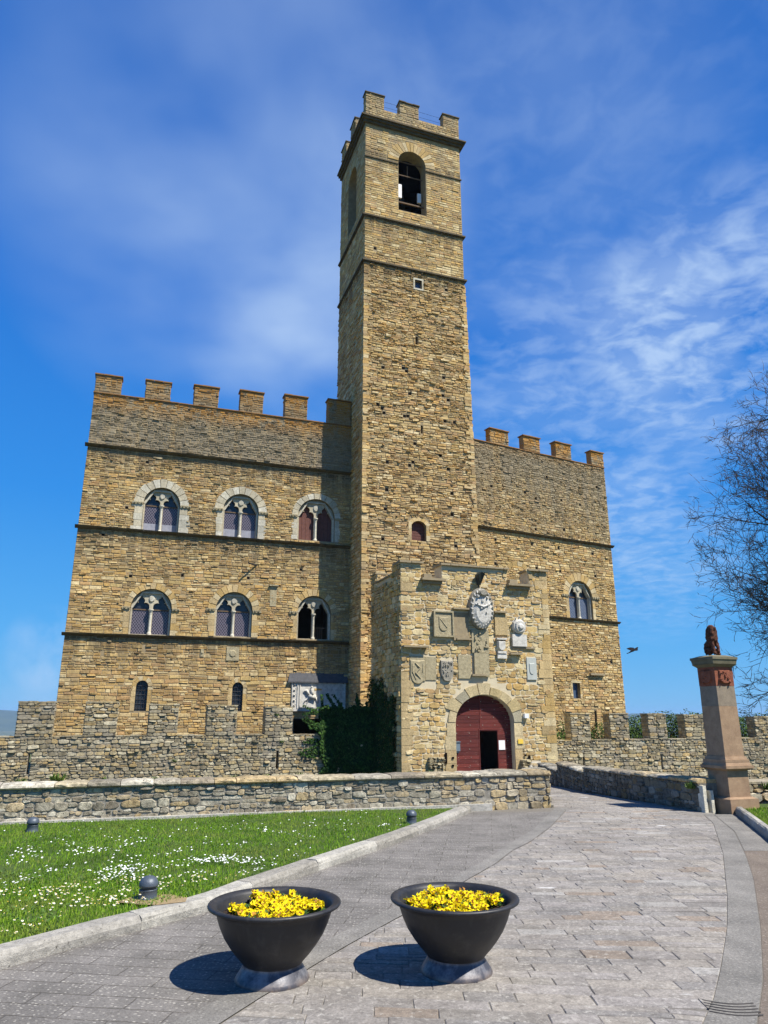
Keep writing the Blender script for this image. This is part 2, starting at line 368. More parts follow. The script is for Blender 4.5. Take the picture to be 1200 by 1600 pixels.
# ================================================================= SETTING: ground
def paving_mat():
    m, t, bs, geo = newmat('paving_slab'); pos = geo.outputs['Position']; isl = geo.outputs['Random Per Island']
    base = t.ramp(isl, [(0, (.24, .222, .2)), (.14, (.27, .248, .225)), (.3, (.225, .212, .2)), (.45, (.29, .265, .235)), (.6, (.25, .232, .215)), (.75, (.275, .255, .24)), (.9, (.26, .215, .175)), (.95, (.33, .315, .295))], 'CONSTANT')
    n1 = t.noise(pos, 7, 6, .7).outputs[0]; n3 = t.noise(pos, 55, 5, .75).outputs[0]; n2 = t.noise(pos, 1.1, 5, .6).outputs[0]
    f = t.math('MULTIPLY', t.maprange(n1, .3, .7, .72, 1.2), t.maprange(n3, .3, .7, .62, 1.3)); f = t.math('MULTIPLY', f, t.maprange(n2, .3, .7, .85, 1.12))
    c = t.mix(1.0, base, t.add('ShaderNodeCombineColor', {0: f, 1: f, 2: f}).outputs[0], 'MULTIPLY')
    c = t.mix(t.maprange(t.noise(pos, 24, 5, .75).outputs[0], .56, .63, 0, .6), c, (.46, .44, .4))
    c = t.mix(t.maprange(t.noise(pos, 15, 6, .75).outputs[0], .56, .66, 0, .6), c, (.1, .09, .08))
    wht = t.math('MULTIPLY', t.maprange(t.noise(t.vmath('MULTIPLY', pos, (1, 2.6, 1)), 1.6, 3, .5).outputs[0], .70, .76), .8)
    c = t.mix(wht, c, (.72, .72, .71))
    c = t.mix(1.0, c, (1.0, .985, .95), 'MULTIPLY')
    c = t.mix(t.maprange(t.noise(t.vmath('ADD', pos, (9, 4, 0)), .8, 5, .6).outputs[0], .5, .68, 0, .38), c, (.1, .085, .065))
    setc(t, bs, c, .85, t.math('ADD', t.math('MULTIPLY', n3, .5), n1), .7, .014, .25); return m
def grit_mat(name, a, b, fleck, amt=.5, joints=True):
    m, t, bs, geo = newmat(name); pos = geo.outputs['Position']
    n1 = t.noise(pos, 2.2, 5, .6).outputs[0]; n3 = t.noise(pos, 75, 4, .75).outputs[0]
    c = t.mix(t.maprange(n1, .3, .7), a, b)
    f = t.maprange(n3, .3, .7, .6, 1.35)
    c = t.mix(1.0, c, t.add('ShaderNodeCombineColor', {0: f, 1: f, 2: f}).outputs[0], 'MULTIPLY')
    vo = t.add('ShaderNodeTexVoronoi', {'Vector': t.vmath('MULTIPLY', pos, (1, 1.7, 1)), 'Scale': 34.0, 'Randomness': 1.0})
    fl = t.math('MULTIPLY', t.math('LESS_THAN', vo.outputs['Distance'], .3), t.math('GREATER_THAN', t.add('ShaderNodeSeparateColor', {0: vo.outputs['Color']}).outputs[0], .62))
    c = t.mix(t.math('MULTIPLY', fl, amt), c, fleck)
    h = t.math('ADD', n3, t.math('MULTIPLY', fl, .3))
    if joints:
        wp = t.noise(pos, 3, 3).outputs[1]
        v2 = t.n.new('ShaderNodeVectorMath'); v2.operation = 'MULTIPLY_ADD'; t.l.new(wp, v2.inputs[0]); v2.inputs[1].default_value = (.03, .03, 0); t.l.new(pos, v2.inputs[2])
        mp = t.add('ShaderNodeMapping', {'Vector': v2.outputs[0], 'Rotation': (0, 0, radians(8))})
        br = t.add('ShaderNodeTexBrick', {'Vector': mp.outputs[0], 'Scale': 1.0, 'Mortar Size': .006, 'Mortar Smooth': .3, 'Brick Width': .6, 'Row Height': .17, 'Color1': (1, 1, 1, 1), 'Color2': (.86, .86, .86, 1), 'Mortar': (.5, .48, .45, 1)})
        c = t.mix(.8, c, br.outputs[0], 'MULTIPLY'); h = t.math('SUBTRACT', h, t.math('MULTIPLY', br.outputs[1], .7))
    setc(t, bs, c, .88, h, .6, .01, .2); return m
M['paving'] = paving_mat()
M['pathjoint'] = mottled('joint_sand', (.1, .09, .075), (.22, .2, .17), 20)
M['grit'] = grit_mat('grit_setts', (.13, .121, .108), (.225, .208, .188), (.46, .43, .37), .75)
M['band'] = grit_mat('smooth_band', (.14, .132, .118), (.24, .225, .2), (.38, .36, .32), .5, False)
M['verge'] = grit_mat('gravel_verge', (.13, .105, .085), (.2, .165, .13), (.38, .33, .28), .5, False)
M['kerbmat'] = stone_mat('kerb_stone', [(.38, .36, .31), (.33, .31, .27), (.42, .4, .35), (.29, .27, .23)], nscale=12, dark=.3, spot=.6)
M['field'] = mottled('distant_field', (.06, .08, .03), (.12, .12, .05), .01)
M['turf'] = mottled('turf_soil', (.028, .055, .008), (.075, .11, .02), 5)

def sheet(name, pts, z, mat, nx=1):
    mb = MB(); v = [Vector((x, y, 0)) for x, y in pts]
    tr = tessellate_polygon([v]); mb.v = [(p.x, p.y, gz(p.x, p.y) + z) for p in v]; mb.f = [tuple(t) for t in tr]
    return struct(mb.build(name, mat))
def interp(poly, y):                                           # x on a polyline (sorted by y)
    if y <= poly[0][1]: a, b = poly[0], poly[1]
    elif y >= poly[-1][1]: a, b = poly[-2], poly[-1]
    else:
        for a, b in zip(poly, poly[1:]):
            if a[1] <= y <= b[1]: break
    t = (y - a[1]) / (b[1] - a[1] + 1e-9); t = max(-3, min(t, 3)); return a[0] + (b[0] - a[0]) * t
def G2(l): return sorted([tuple(gnd(*p)[:2]) for p in l], key=lambda q: q[1])
def smoothpoly(l, y0, y1, n=60): return [(interp(l, y0 + (y1 - y0) * i / n), y0 + (y1 - y0) * i / n) for i in range(n + 1)]
# near ground and the land around the hill top: one sheet
mb = MB(); ring = []
radii = [0, 3, 6, 8, 9] + [9.5 + .4 * i for i in range(40)] + [26, 27, 28, 29, 30, 32, 34, 36, 38, 40, 45, 52, 60, 90, 140, 220, 400, 900, 2500, 7000, 14000]
NA = 320
FOOT = [Vector(gnd(0, 1297)), Vector(gnd(860, 1262))]
def moat(x, y):                                                # the ditch that the parapets guard
    if y < 8: return 0
    if x < 3.3:
        yl = FOOT[0].y + (x - FOOT[0].x) * (FOOT[1].y - FOOT[0].y) / (FOOT[1].x - FOOT[0].x); d = y - yl - .25
        return min(max(d / .4, 0), 1)
    if y < 13.9: return 0
    if x < 5.2 + (y - 14) * .12 and y < 39.5: return 0
    return min(max((y - (14.3 if x > 5.9 else 15.0)) / .4, 0), 1)
def land(x, y):
    r = sqrt(x * x + y * y)
    if r < 75: return gz(x, y) - .05 - moat(x, y) * (2.2 + 1.12 * 0)
    far = min(max((r - 85) / 260, 0), 1); return gz(x, y) - .05 - 70 * far * far * (3 - 2 * far)
for r in radii:
    for j in range(NA):
        a = 2 * pi * j / NA; x, y = r * cos(a), r * sin(a); mb.v.append((x, y, land(x, y)))
for i in range(len(radii) - 1):
    for j in range(NA):
        a = i * NA + j; b = i * NA + (j + 1) % NA; mb.f.append((a, b, b + NA, a + NA))
struct(mb.build('ground', M['field']))
# ridges far off
def ridge(name, dist, a0, a1, base, hf, mat):
    mb = MB(); n = 90; k = 6
    for i in range(n + 1):
        a = a0 + (a1 - a0) * i / n
        for j in range(k + 1):
            t = j / k; rr = dist * (1 + .35 * (t - .5)); hgt = hf(a) * sin(pi * t) ** .8
            hgt *= 1 + .22 * noise.noise(Vector((a * 30, t * 5, 1)))
            mb.v.append((rr * sin(a), rr * cos(a), base + hgt))
    for i in range(n):
        for j in range(k): q = i * (k + 1) + j; mb.f.append((q, q + 1, q + k + 2, q + k + 1))
    return struct(mb.build(name, mat, smooth=True))
M['hill'] = mottled('wooded_hill', (.03, .05, .03), (.07, .09, .045), .01)
ridge('hills', 5200, radians(-70), radians(70), -75, lambda a: 62 + 46 * max(0, noise.noise(Vector((a * 3.2, 3.3, 0))) + .5) + 120 * math.exp(-((a + .68) / .13) ** 2) * .35, M['hill'])

# path edges (world polylines from the kerb and joint lines)
KOUT = G2([(0, 1517), (125, 1480), (250, 1447), (333, 1424), (400, 1397), (500, 1361), (617, 1320), (692, 1290), (742, 1267)])
BA = G2([(863, 1267), (833, 1297), (800, 1317), (750, 1350), (675, 1390), (600, 1426), (515, 1468), (370, 1550), (275, 1597)])
BB = G2([(883, 1268), (860, 1293), (827, 1317), (800, 1330), (775, 1350), (700, 1393), (620, 1436), (540, 1480), (405, 1562), (330, 1610)])
RI = G2([(1101, 1597), (1117, 1560), (1128, 1510), (1137, 1450), (1137, 1400), (1130, 1333), (1115, 1287), (1105, 1278)])
RO = G2([(1183, 1600), (1192, 1533), (1188, 1450), (1177, 1373), (1165, 1337), (1147, 1300), (1117, 1275)])
RK = G2([(1155, 1277), (1172, 1290), (1200, 1313), (1260, 1365)])
YB = 1.2
YT = 13.6
def strip(name, A, B, y0, y1, z, mat, n=50):
    mb = MB()
    for i in range(n + 1):
        y = y0 + (y1 - y0) * i / n; xa = interp(A, y); xb = interp(B, y); m = 6
        for j in range(m + 1): x = xa + (xb - xa) * j / m; mb.v.append((x, y, gz(x, y) + z))
    for i in range(n):
        for j in range(6): q = i * 7 + j; mb.f.append((q, q + 1, q + 8, q + 7))
    return struct(mb.build(name, mat))
# joint bed under everything paved
LEFT = [(interp(KOUT, y) - .3, y) for y in (YB, 4, 6, 8, 10, 12, 13.4)]
strip('path_bed', LEFT, [(x + .03, y) for x, y in RO], YB, 14.2, .0005, M['pathjoint'])
strip('path_edge_paving', KOUT, BA, YB, 13.3, .006, M['grit'], 60)
strip('path_border', BA, BB, YB, 13.9, .009, M['band'], 60)
strip('path_drain_strip', RI, RO, YB, 13.2, .007, M['band'], 60)
strip('path_outer_strip', [(x + .015, y) for x, y in RO], RK, 9.6, 13.0, .005, M['band'], 20)
strip('verge', [(x + .006, y) for x, y in RO], [(x + 6, y) for x, y in RO], YB, 9.6, .003, M['verge'], 30)
# way on to the gate
BRL = [(3.08, 13.7), (3.35, 18), (3.6, 24), (4.0, 30), (4.4, 38.6)]
BRR = [(5.5, 13.2), (4.45, 17.2), (4.9, 24), (6.0, 31), (7.6, 39.2)]
strip('bridge_path_bed', [(x - .2, y) for x, y in BRL], [(x + .3, y) for x, y in BRR], 14.2, 39.5, .0005, M['pathjoint'], 60)
# slabs in rows that fan a little with the bend
mb = MB(); R = random.Random(5)
def slab(mb, x0, x1, r0, r1, g, top, kf, xl, xr):
    pts = []
    h2 = g * .45
    for x, r in ((x0 + h2, r0 + g), (x1 - h2, r0 + g), (x1 - h2, r1 - g), (x0 + h2, r1 - g)):
        x += R.uniform(-.004, .004); y = r - kf * (x - 1.5) + R.uniform(-.007, .007) + .02 * noise.noise(Vector((x * .8, r * 1.2, 0)))
        pts.append((x, y))
    pts = [(min(max(x, xl(y) + .006), xr(y) - .006), y) for x, y in pts]
    if pts[1][0] - pts[0][0] < .02 and pts[2][0] - pts[3][0] < .02: return
    cx = sum(p[0] for p in pts) / 4; cy = sum(p[1] for p in pts) / 4; k = len(mb.v); e = .005
    tx, ty = R.uniform(-.005, .005), R.uniform(-.008, .008)
    for x, y in pts: mb.v.append((x, y, gz(x, y) - .014))
    for x, y in pts: mb.v.append((x, y, gz(x, y) + top - .005))
    for x, y in pts: mb.v.append((x - (e if x > cx else -e), y - (e if y > cy else -e), gz(x, y) + top + (x - cx) * tx + (y - cy) * ty))
    for q in (0, 4):
        for i in range(4): j = (i + 1) % 4; mb.f.append((k + q + i, k + q + j, k + q + 4 + j, k + q + 4 + i))
    mb.f.append((k + 8, k + 9, k + 10, k + 11))
XL = lambda y: interp(BB, y) if y < 13.6 else interp(BRL, y)
XR = lambda y: interp(RI, y) if y < 12.7 else interp(BRR, max(y, 13.2)) if y > 13.2 else interp(RI, 12.7) + (interp(BRR, 13.2) - interp(RI, 12.7)) * (y - 12.7) / .5
r = 1.0
while r < 39:
    hgt = R.uniform(.1, .17) if r < 20 else R.uniform(.2, .32)
    kf = -.02 + .16 * min(max((8 - r) / 5, 0), 1)
    y = r
    xa, xb = XL(y) - .5, XR(y) + .5; x = xa - R.uniform(0, .4)
    while x < xb:
        L = R.uniform(.18, .62)
        if R.random() < .18 and L > .5: slab(mb, x, x + L, r, r + hgt / 2, .005, R.uniform(.005, .009), kf, XL, XR); slab(mb, x, x + L, r + hgt / 2, r + hgt, .004, R.uniform(.005, .009), kf, XL, XR)
        else: slab(mb, x, x + L, r, r + hgt, R.uniform(.0015, .0045), R.uniform(.005, .009), kf, XL, XR)
        x += L
    r += hgt
struct(mb.build('path', M['paving']))
# kerbs
def kerb(name, line, side, wd, hgt, mat, y0, y1, rise=None):
    mb = MB(); R = random.Random(3); y = y0
    while y < y1:
        L = R.uniform(.9, 1.25); n = 5; ye = min(y + L - .006, y1)
        ring = []
        for i in range(n + 1):
            yy = y + (ye - y) * i / n; x = interp(line, yy); x2 = interp(line, yy + .01); d = Vector((x2 - x, .01, 0)).normalized(); nn = Vector((d.y, -d.x, 0)) * side
            p = Vector((x, yy, gz(x, yy))); w_ = lambda: R.uniform(-.007, .007); b = p + nn * wd; hh = hgt if rise is None else rise(yy)
            e = .022
            prof = [(p, -.03), (p + nn * w_(), hh * .55), (p + nn * (.012 + w_()), hh - e), (p + nn * (e + .012), hh + w_() * .7), (p + nn * wd * .6, hh + w_() * .6), (b - nn * e, hh + w_() * .5), (b, hh - e), (b, -.03)]
            ring.append([(q.x, q.y, q.z + h_) for q, h_ in prof])
        k = len(mb.v); m = 8
        for rr in ring: mb.v += rr
        for i in range(n):
            for j in range(m - 1): a = k + i * m + j; mb.f.append((a, a + 1, a + m + 1, a + m))
        mb.f.append(tuple(k + j for j in range(m))); mb.f.append(tuple(k + n * m + j for j in range(m))[::-1])
        y += L
    return struct(mb.build(name, mat, smooth=False))
kerb('lawn_kerb', KOUT, -1, .2, .11, M['kerbmat'], 1.6, 13.25)
kerb('right_kerb', RK, 1, .12, .13, M['kerbmat'], 6.5, 13.0)
# lawn
LW0 = gnd(0, 1297); LW1 = gnd(860, 1262)                        # foot of the low wall
wd_ = (LW1 - LW0).normalized(); LWF = F(LW0.x, LW0.y, math.degrees(atan2(wd_.y, wd_.x))); LWL = (LW1 - LW0).length
def wall_y(x): return LW0.y + (x - LW0.x) * wd_.y / wd_.x
def in_lawn(x, y): return x < interp(KOUT, y) - .2 - .02 and y < wall_y(x) - .12 and y > 1.5
def lz(x, y): return .085 + .03 * noise.noise(Vector((x * .5, y * .5, 4)))
mb = MB(); NX, NY = 60, 60
for i in range(NY + 1):
    for j in range(NX + 1):
        y = 1.5 + i * (13.3 - 1.5) / NY; xr_ = interp(KOUT, y) - .17; x = -14 + (xr_ + 14) * j / NX
        yy = min(y, wall_y(x) + .05); mb.v.append((x, yy, lz(x, yy)))
for i in range(NY):
    for j in range(NX): q = i * (NX + 1) + j; mb.f.append((q, q + 1, q + NX + 2, q + NX + 1))
struct(mb.build('lawn', M['turf'], smooth=True))
# pale footing strip between grass and wall
mb = MB(); mb.box(LWF, -9, LWL - 1.2, .0, .115, -.05, .1); struct(mb.build('wall_footing', M['kerbmat']))
def grass_mat():
    m, t, bs, geo = newmat('grass_blade'); pos = geo.outputs['Position']; isl = geo.outputs['Random Per Island']
    c = t.ramp(isl, [(0, (.11, .24, .014)), (.3, (.19, .37, .02)), (.55, (.27, .47, .03)), (.82, (.37, .52, .045)), (.95, (.45, .42, .16))], 'CONSTANT')
    n = t.noise(pos, 1.1, 5).outputs[0]; c = t.mix(t.maprange(n, .48, .66, 0, .55), c, (.3, .31, .07)); c = t.mix(t.maprange(n, .46, .34, 0, .55), c, (.045, .1, .01))
    setc(t, bs, c, .6, spec=.3)
    bs.inputs['Subsurface Weight'].default_value = 0
    tr = t.add('ShaderNodeBsdfTranslucent', {0: c}); mx = t.add('ShaderNodeMixShader', {0: .35, 1: bs.outputs[0], 2: tr.outputs[0]})
    t.l.new(mx.outputs[0], [n_ for n_ in t.n if n_.type == 'OUTPUT_MATERIAL'][0].inputs[0]); return m
M['grass'] = grass_mat()
def blades(mb, n, samp, hmin, hmax, R, wdt=.006):
    for _ in range(n):
        p = samp(R)
        if not p: continue
        x, y, z = p; a = R.uniform(0, 2 * pi); h = R.uniform(hmin, hmax); lean = R.uniform(.1, .7) * h; b = R.uniform(0, 2 * pi)
        dx, dy = cos(a) * wdt, sin(a) * wdt; lx, ly = cos(b) * lean, sin(b) * lean; k = len(mb.v)
        mb.v += [(x - dx, y - dy, z - .01), (x + dx, y + dy, z - .01), (x + dx * .7 + lx * .4, y + dy * .7 + ly * .4, z + h * .65), (x + lx, y + ly, z + h), (x - dx * .7 + lx * .4, y - dy * .7 + ly * .4, z + h * .65)]
        mb.f.append((k, k + 1, k + 2, k + 3, k + 4))
def samp_lawn(R):
    y = R.uniform(4.6, 13.0) if R.random() < .8 else R.uniform(4.6, 7.5)
    x = interp(KOUT, y) - .2 - abs(R.uniform(0, 1)) * (y * .8 + 5 + interp(KOUT, y))
    if x < -.9 * y - 1.5 or not in_lawn(x, y): return None
    if noise.noise(Vector((x * 1.3, y * 1.3, 9))) > .42 and R.random() < .6: return None
    return (x, y, lz(x, y))
mb = MB(); blades(mb, 185000, samp_lawn, .014, .042, random.Random(11), .004)
tag(mb.build('grass', M['grass'], kind='stuff'), 'short green lawn grass between the kerb and the low wall', 'grass')
# ================================================================= CASTLE
GA = 19.3
gp = pixdir(628, 1196); FG = F(gp.x / gp.y * 37.5, 37.5, GA)      # gatehouse front, u=0 at its left corner
def back(w): return FG.at(0, -w)
FT = back(6.5); FL = back(9.0)
castle = thing('castle', (4, 46, -1.12), 'golden stone medieval castle with tall bell tower, two crenellated wings and a gatehouse', 'castle')

def voussoirs(mb, fr, c, r0, r1, sp, n, d1, a0=0, a1=pi, R=random, base=-.005, vary=.0, oval=1):
    for i in range(n):
        q0 = a0 + (a1 - a0) * i / n + .012; q1 = a0 + (a1 - a0) * (i + 1) / n - .012; ro = r1 * (1 + R.uniform(-vary, vary)); d = d1 + R.uniform(-.008, .012)
        m = 3; pin = [(c + r0 * cos(q0 + (q1 - q0) * k / m), sp + r0 * oval * sin(q0 + (q1 - q0) * k / m)) for k in range(m + 1)]
        po = [(c + ro * cos(q0 + (q1 - q0) * k / m), sp + ro * oval * sin(q0 + (q1 - q0) * k / m)) for k in range(m, -1, -1)]
        pp = pin + po
        mb.prism([fr.p(u, z, base) for u, z in pp], [fr.p(u, z, d) for u, z in pp])
def jambs(mb, fr, c, r0, r1, z0, z1, d1, R=random, vary=.12, h=(.28, .5), base=-.005, sides=(-1, 1)):
    for s in sides:
        z = z0
        while z < z1 - .05:
            hh = min(R.uniform(*h), z1 - z)
            if z1 - z - hh < .12: hh = z1 - z
            e = R.uniform(-vary, vary); u0, u1 = sorted((c + s * r0, c + s * (r1 + e)))
            mb.box(fr, u0, u1, z + .006, z + hh - .006, base, d1 + R.uniform(-.006, .01)); z += hh

LOBE = []
def lancet(c, a, sill, spring, h):                                # trefoil-headed light
    pts = [(c - a, sill), (c + a, sill), (c + a, spring)]
    def arc(cx, cz, r, q0, q1, n=6): return [(cx + r * cos(q0 + (q1 - q0) * i / n), cz + r * sin(q0 + (q1 - q0) * i / n)) for i in range(n + 1)]
    pts += arc(c + a * .5, spring + h * .22, a * .5, 0, pi * .62, 5)
    pts += arc(c, spring + h * .62, a * .42, -.35, pi / 2 - .3, 4) + [(c, spring + h)]
    l = [(2 * c - u, z) for u, z in pts[3:-1]][::-1]
    return pts + l + [(c - a, spring)]

def bifora(fr, L, R_, T, sill, outer, otop, name, arch_mat, glaze, label, jamb_w=.5, seed=0, hole_only=False):
    """L,R_ inner frame px at springing; T top px, sill px; outer px = outside of arch stones; all measured on the wall plane"""
    u0, _ = fr.P(L, (T + sill) / 2); u1, _ = fr.P(R_, (T + sill) / 2); c = (u0 + u1) / 2; a = (u1 - u0) / 2
    zt = fr.P((L + R_) / 2, T)[1]; zs = fr.P((L + R_) / 2, sill)[1]; sp = zt - a
    o0, _ = fr.P(outer[0], (T + sill) / 2); o1, _ = fr.P(outer[1], (T + sill) / 2); ro = (o1 - o0) / 2; rt = fr.P((L + R_) / 2, otop)[1] - sp
    return dict(c=c, a=a, sp=sp, zs=zs, ro=max(ro, a + .3), rt=rt, name=name, am=arch_mat, gl=glaze, label=label, jw=jamb_w, fr=fr, seed=seed)
def build_bifora(B):
    fr, c, a, sp, zs, ro = B['fr'], B['c'], B['a'], B['sp'], B['zs'], B['ro']; R = random.Random(B['seed'] + 5)
    ring = B['rt'] if B['rt'] < ro * 1.15 else ro
    # tracery panel = the window part itself
    mb = MB(); A = a - .02; hA = a * .43; h = a * .72; colw = a * .07
    out = arch(c, A, sp, zs, 18)
    lz0 = sp - .05
    la = lancet(c - a * .49, hA * .93, zs + .05, lz0, h); lb = lancet(c + a * .49, hA * .93, zs + .05, lz0, h)
    panel(mb, fr, out, [la, lb], -.22, -.34)
    voussoirs(mb, fr, c, a - .13, a - .02, sp, 1, -.12, R=R, base=-.5)           # inner roll moulding
    for s in (-1, 1): mb.box(fr, *sorted((c + s * (a - .11), c + s * (a - .02))), zs, sp, -.5, -.13)
    # roundel relief in the tympanum
    k = 10; cz = sp + a * .52
    mb.prism([fr.p(c + .17 * a * cos(2 * pi * i / k), cz + .19 * a * sin(2 * pi * i / k), -.22) for i in range(k)], [fr.p(c + .12 * a * cos(2 * pi * i / k), cz + .14 * a * sin(2 * pi * i / k), -.15) for i in range(k)])
    win = mb.build('window', M['pale'], castle, label=B['label'])
    mb = MB(); r = .075
    cc = fr.p(c, 0, -.2)
    mb.lathe((cc.x, cc.y, 0), [(r * 1.7, zs), (r * 1.7, zs + .1), (r * 1.15, zs + .16), (r, zs + .2), (r * .92, sp - .32), (r * 1.1, sp - .3), (r * 1.0, sp - .26), (r * 1.8, sp - .1), (r * 2.1, sp - .09), (r * 2.1, sp - .02)], 12, True)
    mb.build('column', M['pale'], win)
    if B['gl']:
        for s in (-1, 1):
            mb = MB(); lo = zs + .02
            if B['gl'] == 'lower':
                mid = zs + (sp - zs) * .34
                q = MB(); q.poly([fr.p(c + s * a * .49 - hA, lo, -.42), fr.p(c + s * a * .49 + hA, lo, -.42), fr.p(c + s * a * .49 + hA, mid, -.42), fr.p(c + s * a * .49 - hA, mid, -.42)])
                q.build('lower_pane', M['paleglass'], win); lo = mid
            mt = {'lower': 'lattice', 'lattice': 'lattice', 'blue': 'lattice_blue', 'shutter': 'shutter'}[B['gl']]
            top = sp + a * .75 if B['gl'] == 'shutter' else sp - .04
            if B['gl'] == 'shutter':
                for i in range(4):
                    x0 = c + s * a * .49 - hA + i * hA / 2; mb.box(fr, x0 + .006, x0 + hA / 2 - .006, zs, top, -.46, -.41 + .01 * (i % 2))
            else: mb.box(fr, c + s * a * .49 - hA, c + s * a * .49 + hA, lo, top, -.45, -.42)
            mb.build('shutter' if B['gl'] == 'shutter' else 'leaded_pane', M[mt], win)
            if B['gl'] != 'shutter':
                mb = MB(); mb.box(fr, c + s * a * .49 - hA, c + s * a * .49 + hA, top, sp + a * .8, -.47, -.44)
                mb.build('upper_pane', M['darkglass'], win)
                mb = MB(); mb.box(fr, c + s * a * .49 - hA, c + s * a * .49 + hA, top - .03, top + .04, -.44, -.38); mb.build('transom', M['wood'], win)
    mb = MB(); n = 11 if B['am'] == 'pale' else 13
    voussoirs(mb, fr, c, a, ro, sp, n, .045, R=R, vary=.03, oval=1)
    jambs(mb, fr, c, a, a + B['jw'], zs, sp - .1, .03, R)
    mb.build('arch_stones', M[B['am']], win)
    for s in (-1, 1):                                            # carved impost blocks
        mb = MB()
        x0 = c + s * (a + .02); x1 = c + s * (ro + .12); lo, hi = sorted((x0, x1)); k = max(4, int((hi - lo) / .1))
        mb.box(fr, lo, hi, sp - .1, sp - .04, -.005, .10)
        for i in range(k):
            e = (hi - lo) / k; mb.box(fr, lo + i * e + .008, lo + (i + 1) * e - .02, sp - .038, sp + .05, -.005, .15 if i % 2 else .11)
        mb.build('impost', M['relief'], win)
def hole_of(B): return [Hole('arch', B['c'], B['a'] + .06, B['sp'], B['zs'] - .001)]
def hole_full(B): return [Hole('arch', B['c'], B['ro'] - .06, B['sp'], B['sp'] - .08), Hole('rect', B['c'] - B['a'] - B['jw'] + .1, B['c'] + B['a'] + B['jw'] - .1, B['zs'], B['sp'])]

# ---------------- left wing
BW = [bifora(FL, 223, 281, 762, 832, (209, 295), 744, 'w', 'pale', 'lower', 'upper left twin-arched window with pale arch stones', .55, 1),
      bifora(FL, 348, 404, 772, 840, (335, 416), 755, 'w', 'pale', 'lower', 'upper middle twin-arched window with pale arch stones', .45, 2),
      bifora(FL, 465, 523, 780, 845, (455, 532), 764, 'w', 'pale', 'shutter', 'upper twin-arched window with closed red-brown shutters', .35, 3),
      bifora(FL, 203, 268, 920, 992, (194, 278), 903, 'w', 'gold_dressed', 'lattice', 'lower left twin-arched window with leaded panes', .4, 4),
      bifora(FL, 336, 394, 925, 995, (328, 408), 906, 'w', 'gold_dressed', 'lattice', 'lower middle twin-arched window with leaded panes', .4, 5),
      bifora(FL, 464, 517, 931, 999, (454, 526), 911, 'w', 'gold_dressed', None, 'lower twin-arched window standing open and dark, half in tower shadow', .3, 6)]
uL = FL.P(100, 1000)[0]; uR = -.1
zS = [sum(FL.P(x, y)[1] for x, y in l) / 2 for l in (((134, 699), (500, 731)), ((119, 826), (500, 848)), ((98, 991), (500, 1002)))]
zPar = (FL.P(189, 625)[1] + FL.P(490, 654)[1]) / 2
SW = []
for L, R_, t, b in ((209, 228, 1063, 1111), (361, 378, 1066, 1111)):
    u0 = FL.P(L, b)[0]; u1 = FL.P(R_, b)[0]; z1 = FL.P((L + R_) / 2, t)[1]; z0 = FL.P((L + R_) / 2, b)[1]; SW.append(((u0 + u1) / 2, (u1 - u0) / 2, z1 - (u1 - u0) / 2, z0))
D0 = FL.P(458, 1149); D1 = FL.P(500, 1123)                      # dark opening below the relief
NI = FL.P(428, 946)
RL0 = FL.P(454, 1122); RL1 = FL.P(540, 1062)
holesL = [arch(B['c'], B['a'], B['sp'], B['zs'], 18) for B in BW] + [arch(c, a, sp, z0, 8) for c, a, sp, z0 in SW] + [[(D0[0], D0[1]), (uR - .1, D0[1]), (uR - .1, D1[1]), (D0[0], D1[1])]]
mb = MB(); panel(mb, FL, [(uL, -2.5), (uR, -2.5), (uR, zPar), (uL, zPar)], holesL, 0, -.7)
# rest of the wing body
LD = 14
mb.box(FL, uL, uL + .6, -2.5, zPar - 1.8, -LD, -.701); mb.box(FL, uL + .6, uR, -2.5, zPar - 1.8, -LD, -LD + .6)
mb.box(FL, uR - .3, uR, -2.5, zPar - 1.8, -LD + .6, -.701)
mb.build('wing_core', M['mortar'], castle)
mb = MB(); mb.box(FL, uL + .01, uR - .3, zPar - 2.0, zPar - 1.85, -LD + .01, -.705); mb.build('wing_roof', M['roof'], castle)
mb = MB(); mb.box(FL, uL + .6, uR - .3, -2.4, zPar - 2.05, -6.3, -6.0)
for zf in (zS[1] - .3, zS[2] - .3): mb.box(FL, uL + .6, uR - .3, zf - .2, zf, -5.99, -.72)
mb.build('inner_wall', M['interior'], castle)
HL = sum([hole_full(B) for B in BW], []) + [Hole('arch', c, a + .22, sp, z0 - .0) for c, a, sp, z0 in SW] + [Hole('rect', D0[0] - .05, 0, D0[1] - .05, D1[1])]
PUT = [(198, 793), (161, 836), (204, 900), (285, 899), (388, 903), (230, 722), (470, 890), (225, 1014), (396, 779), (160, 1022)]
HP = []
for x, y in PUT: u, z = FL.P(x, y); HP.append(Hole('rect', u - .09, u + .09, z - .09, z + .09))
sL = lambda z: (uL - .01, uR)
mb = MB()
zz0 = -2.4
for (a_, b_, hh_, sd) in ((-2.4, zS[2] - .12, (.12, .25), 1), (zS[2] + .08, zS[1] - .1, (.11, .21), 2), (zS[1] + .08, zS[0] - .1, (.1, .2), 3), (zS[0] + .1, zPar, (.09, .18), 4)):
    stones(mb, FL, a_, b_, sL, HL + HP, hh_, seed=sd, split=.3, prot=(.01, .045), wav=.09)
mb.build('wing_masonry', M['wing'], castle)
mb = MB()
for x, y in PUT[:7]: mb = MB(); u, z = FL.P(x, y); mb.box(FL, u - .085, u + .085, z - .085, z + .085, -.02, .004); mb.build('putlog_hole', M['hole'], castle)
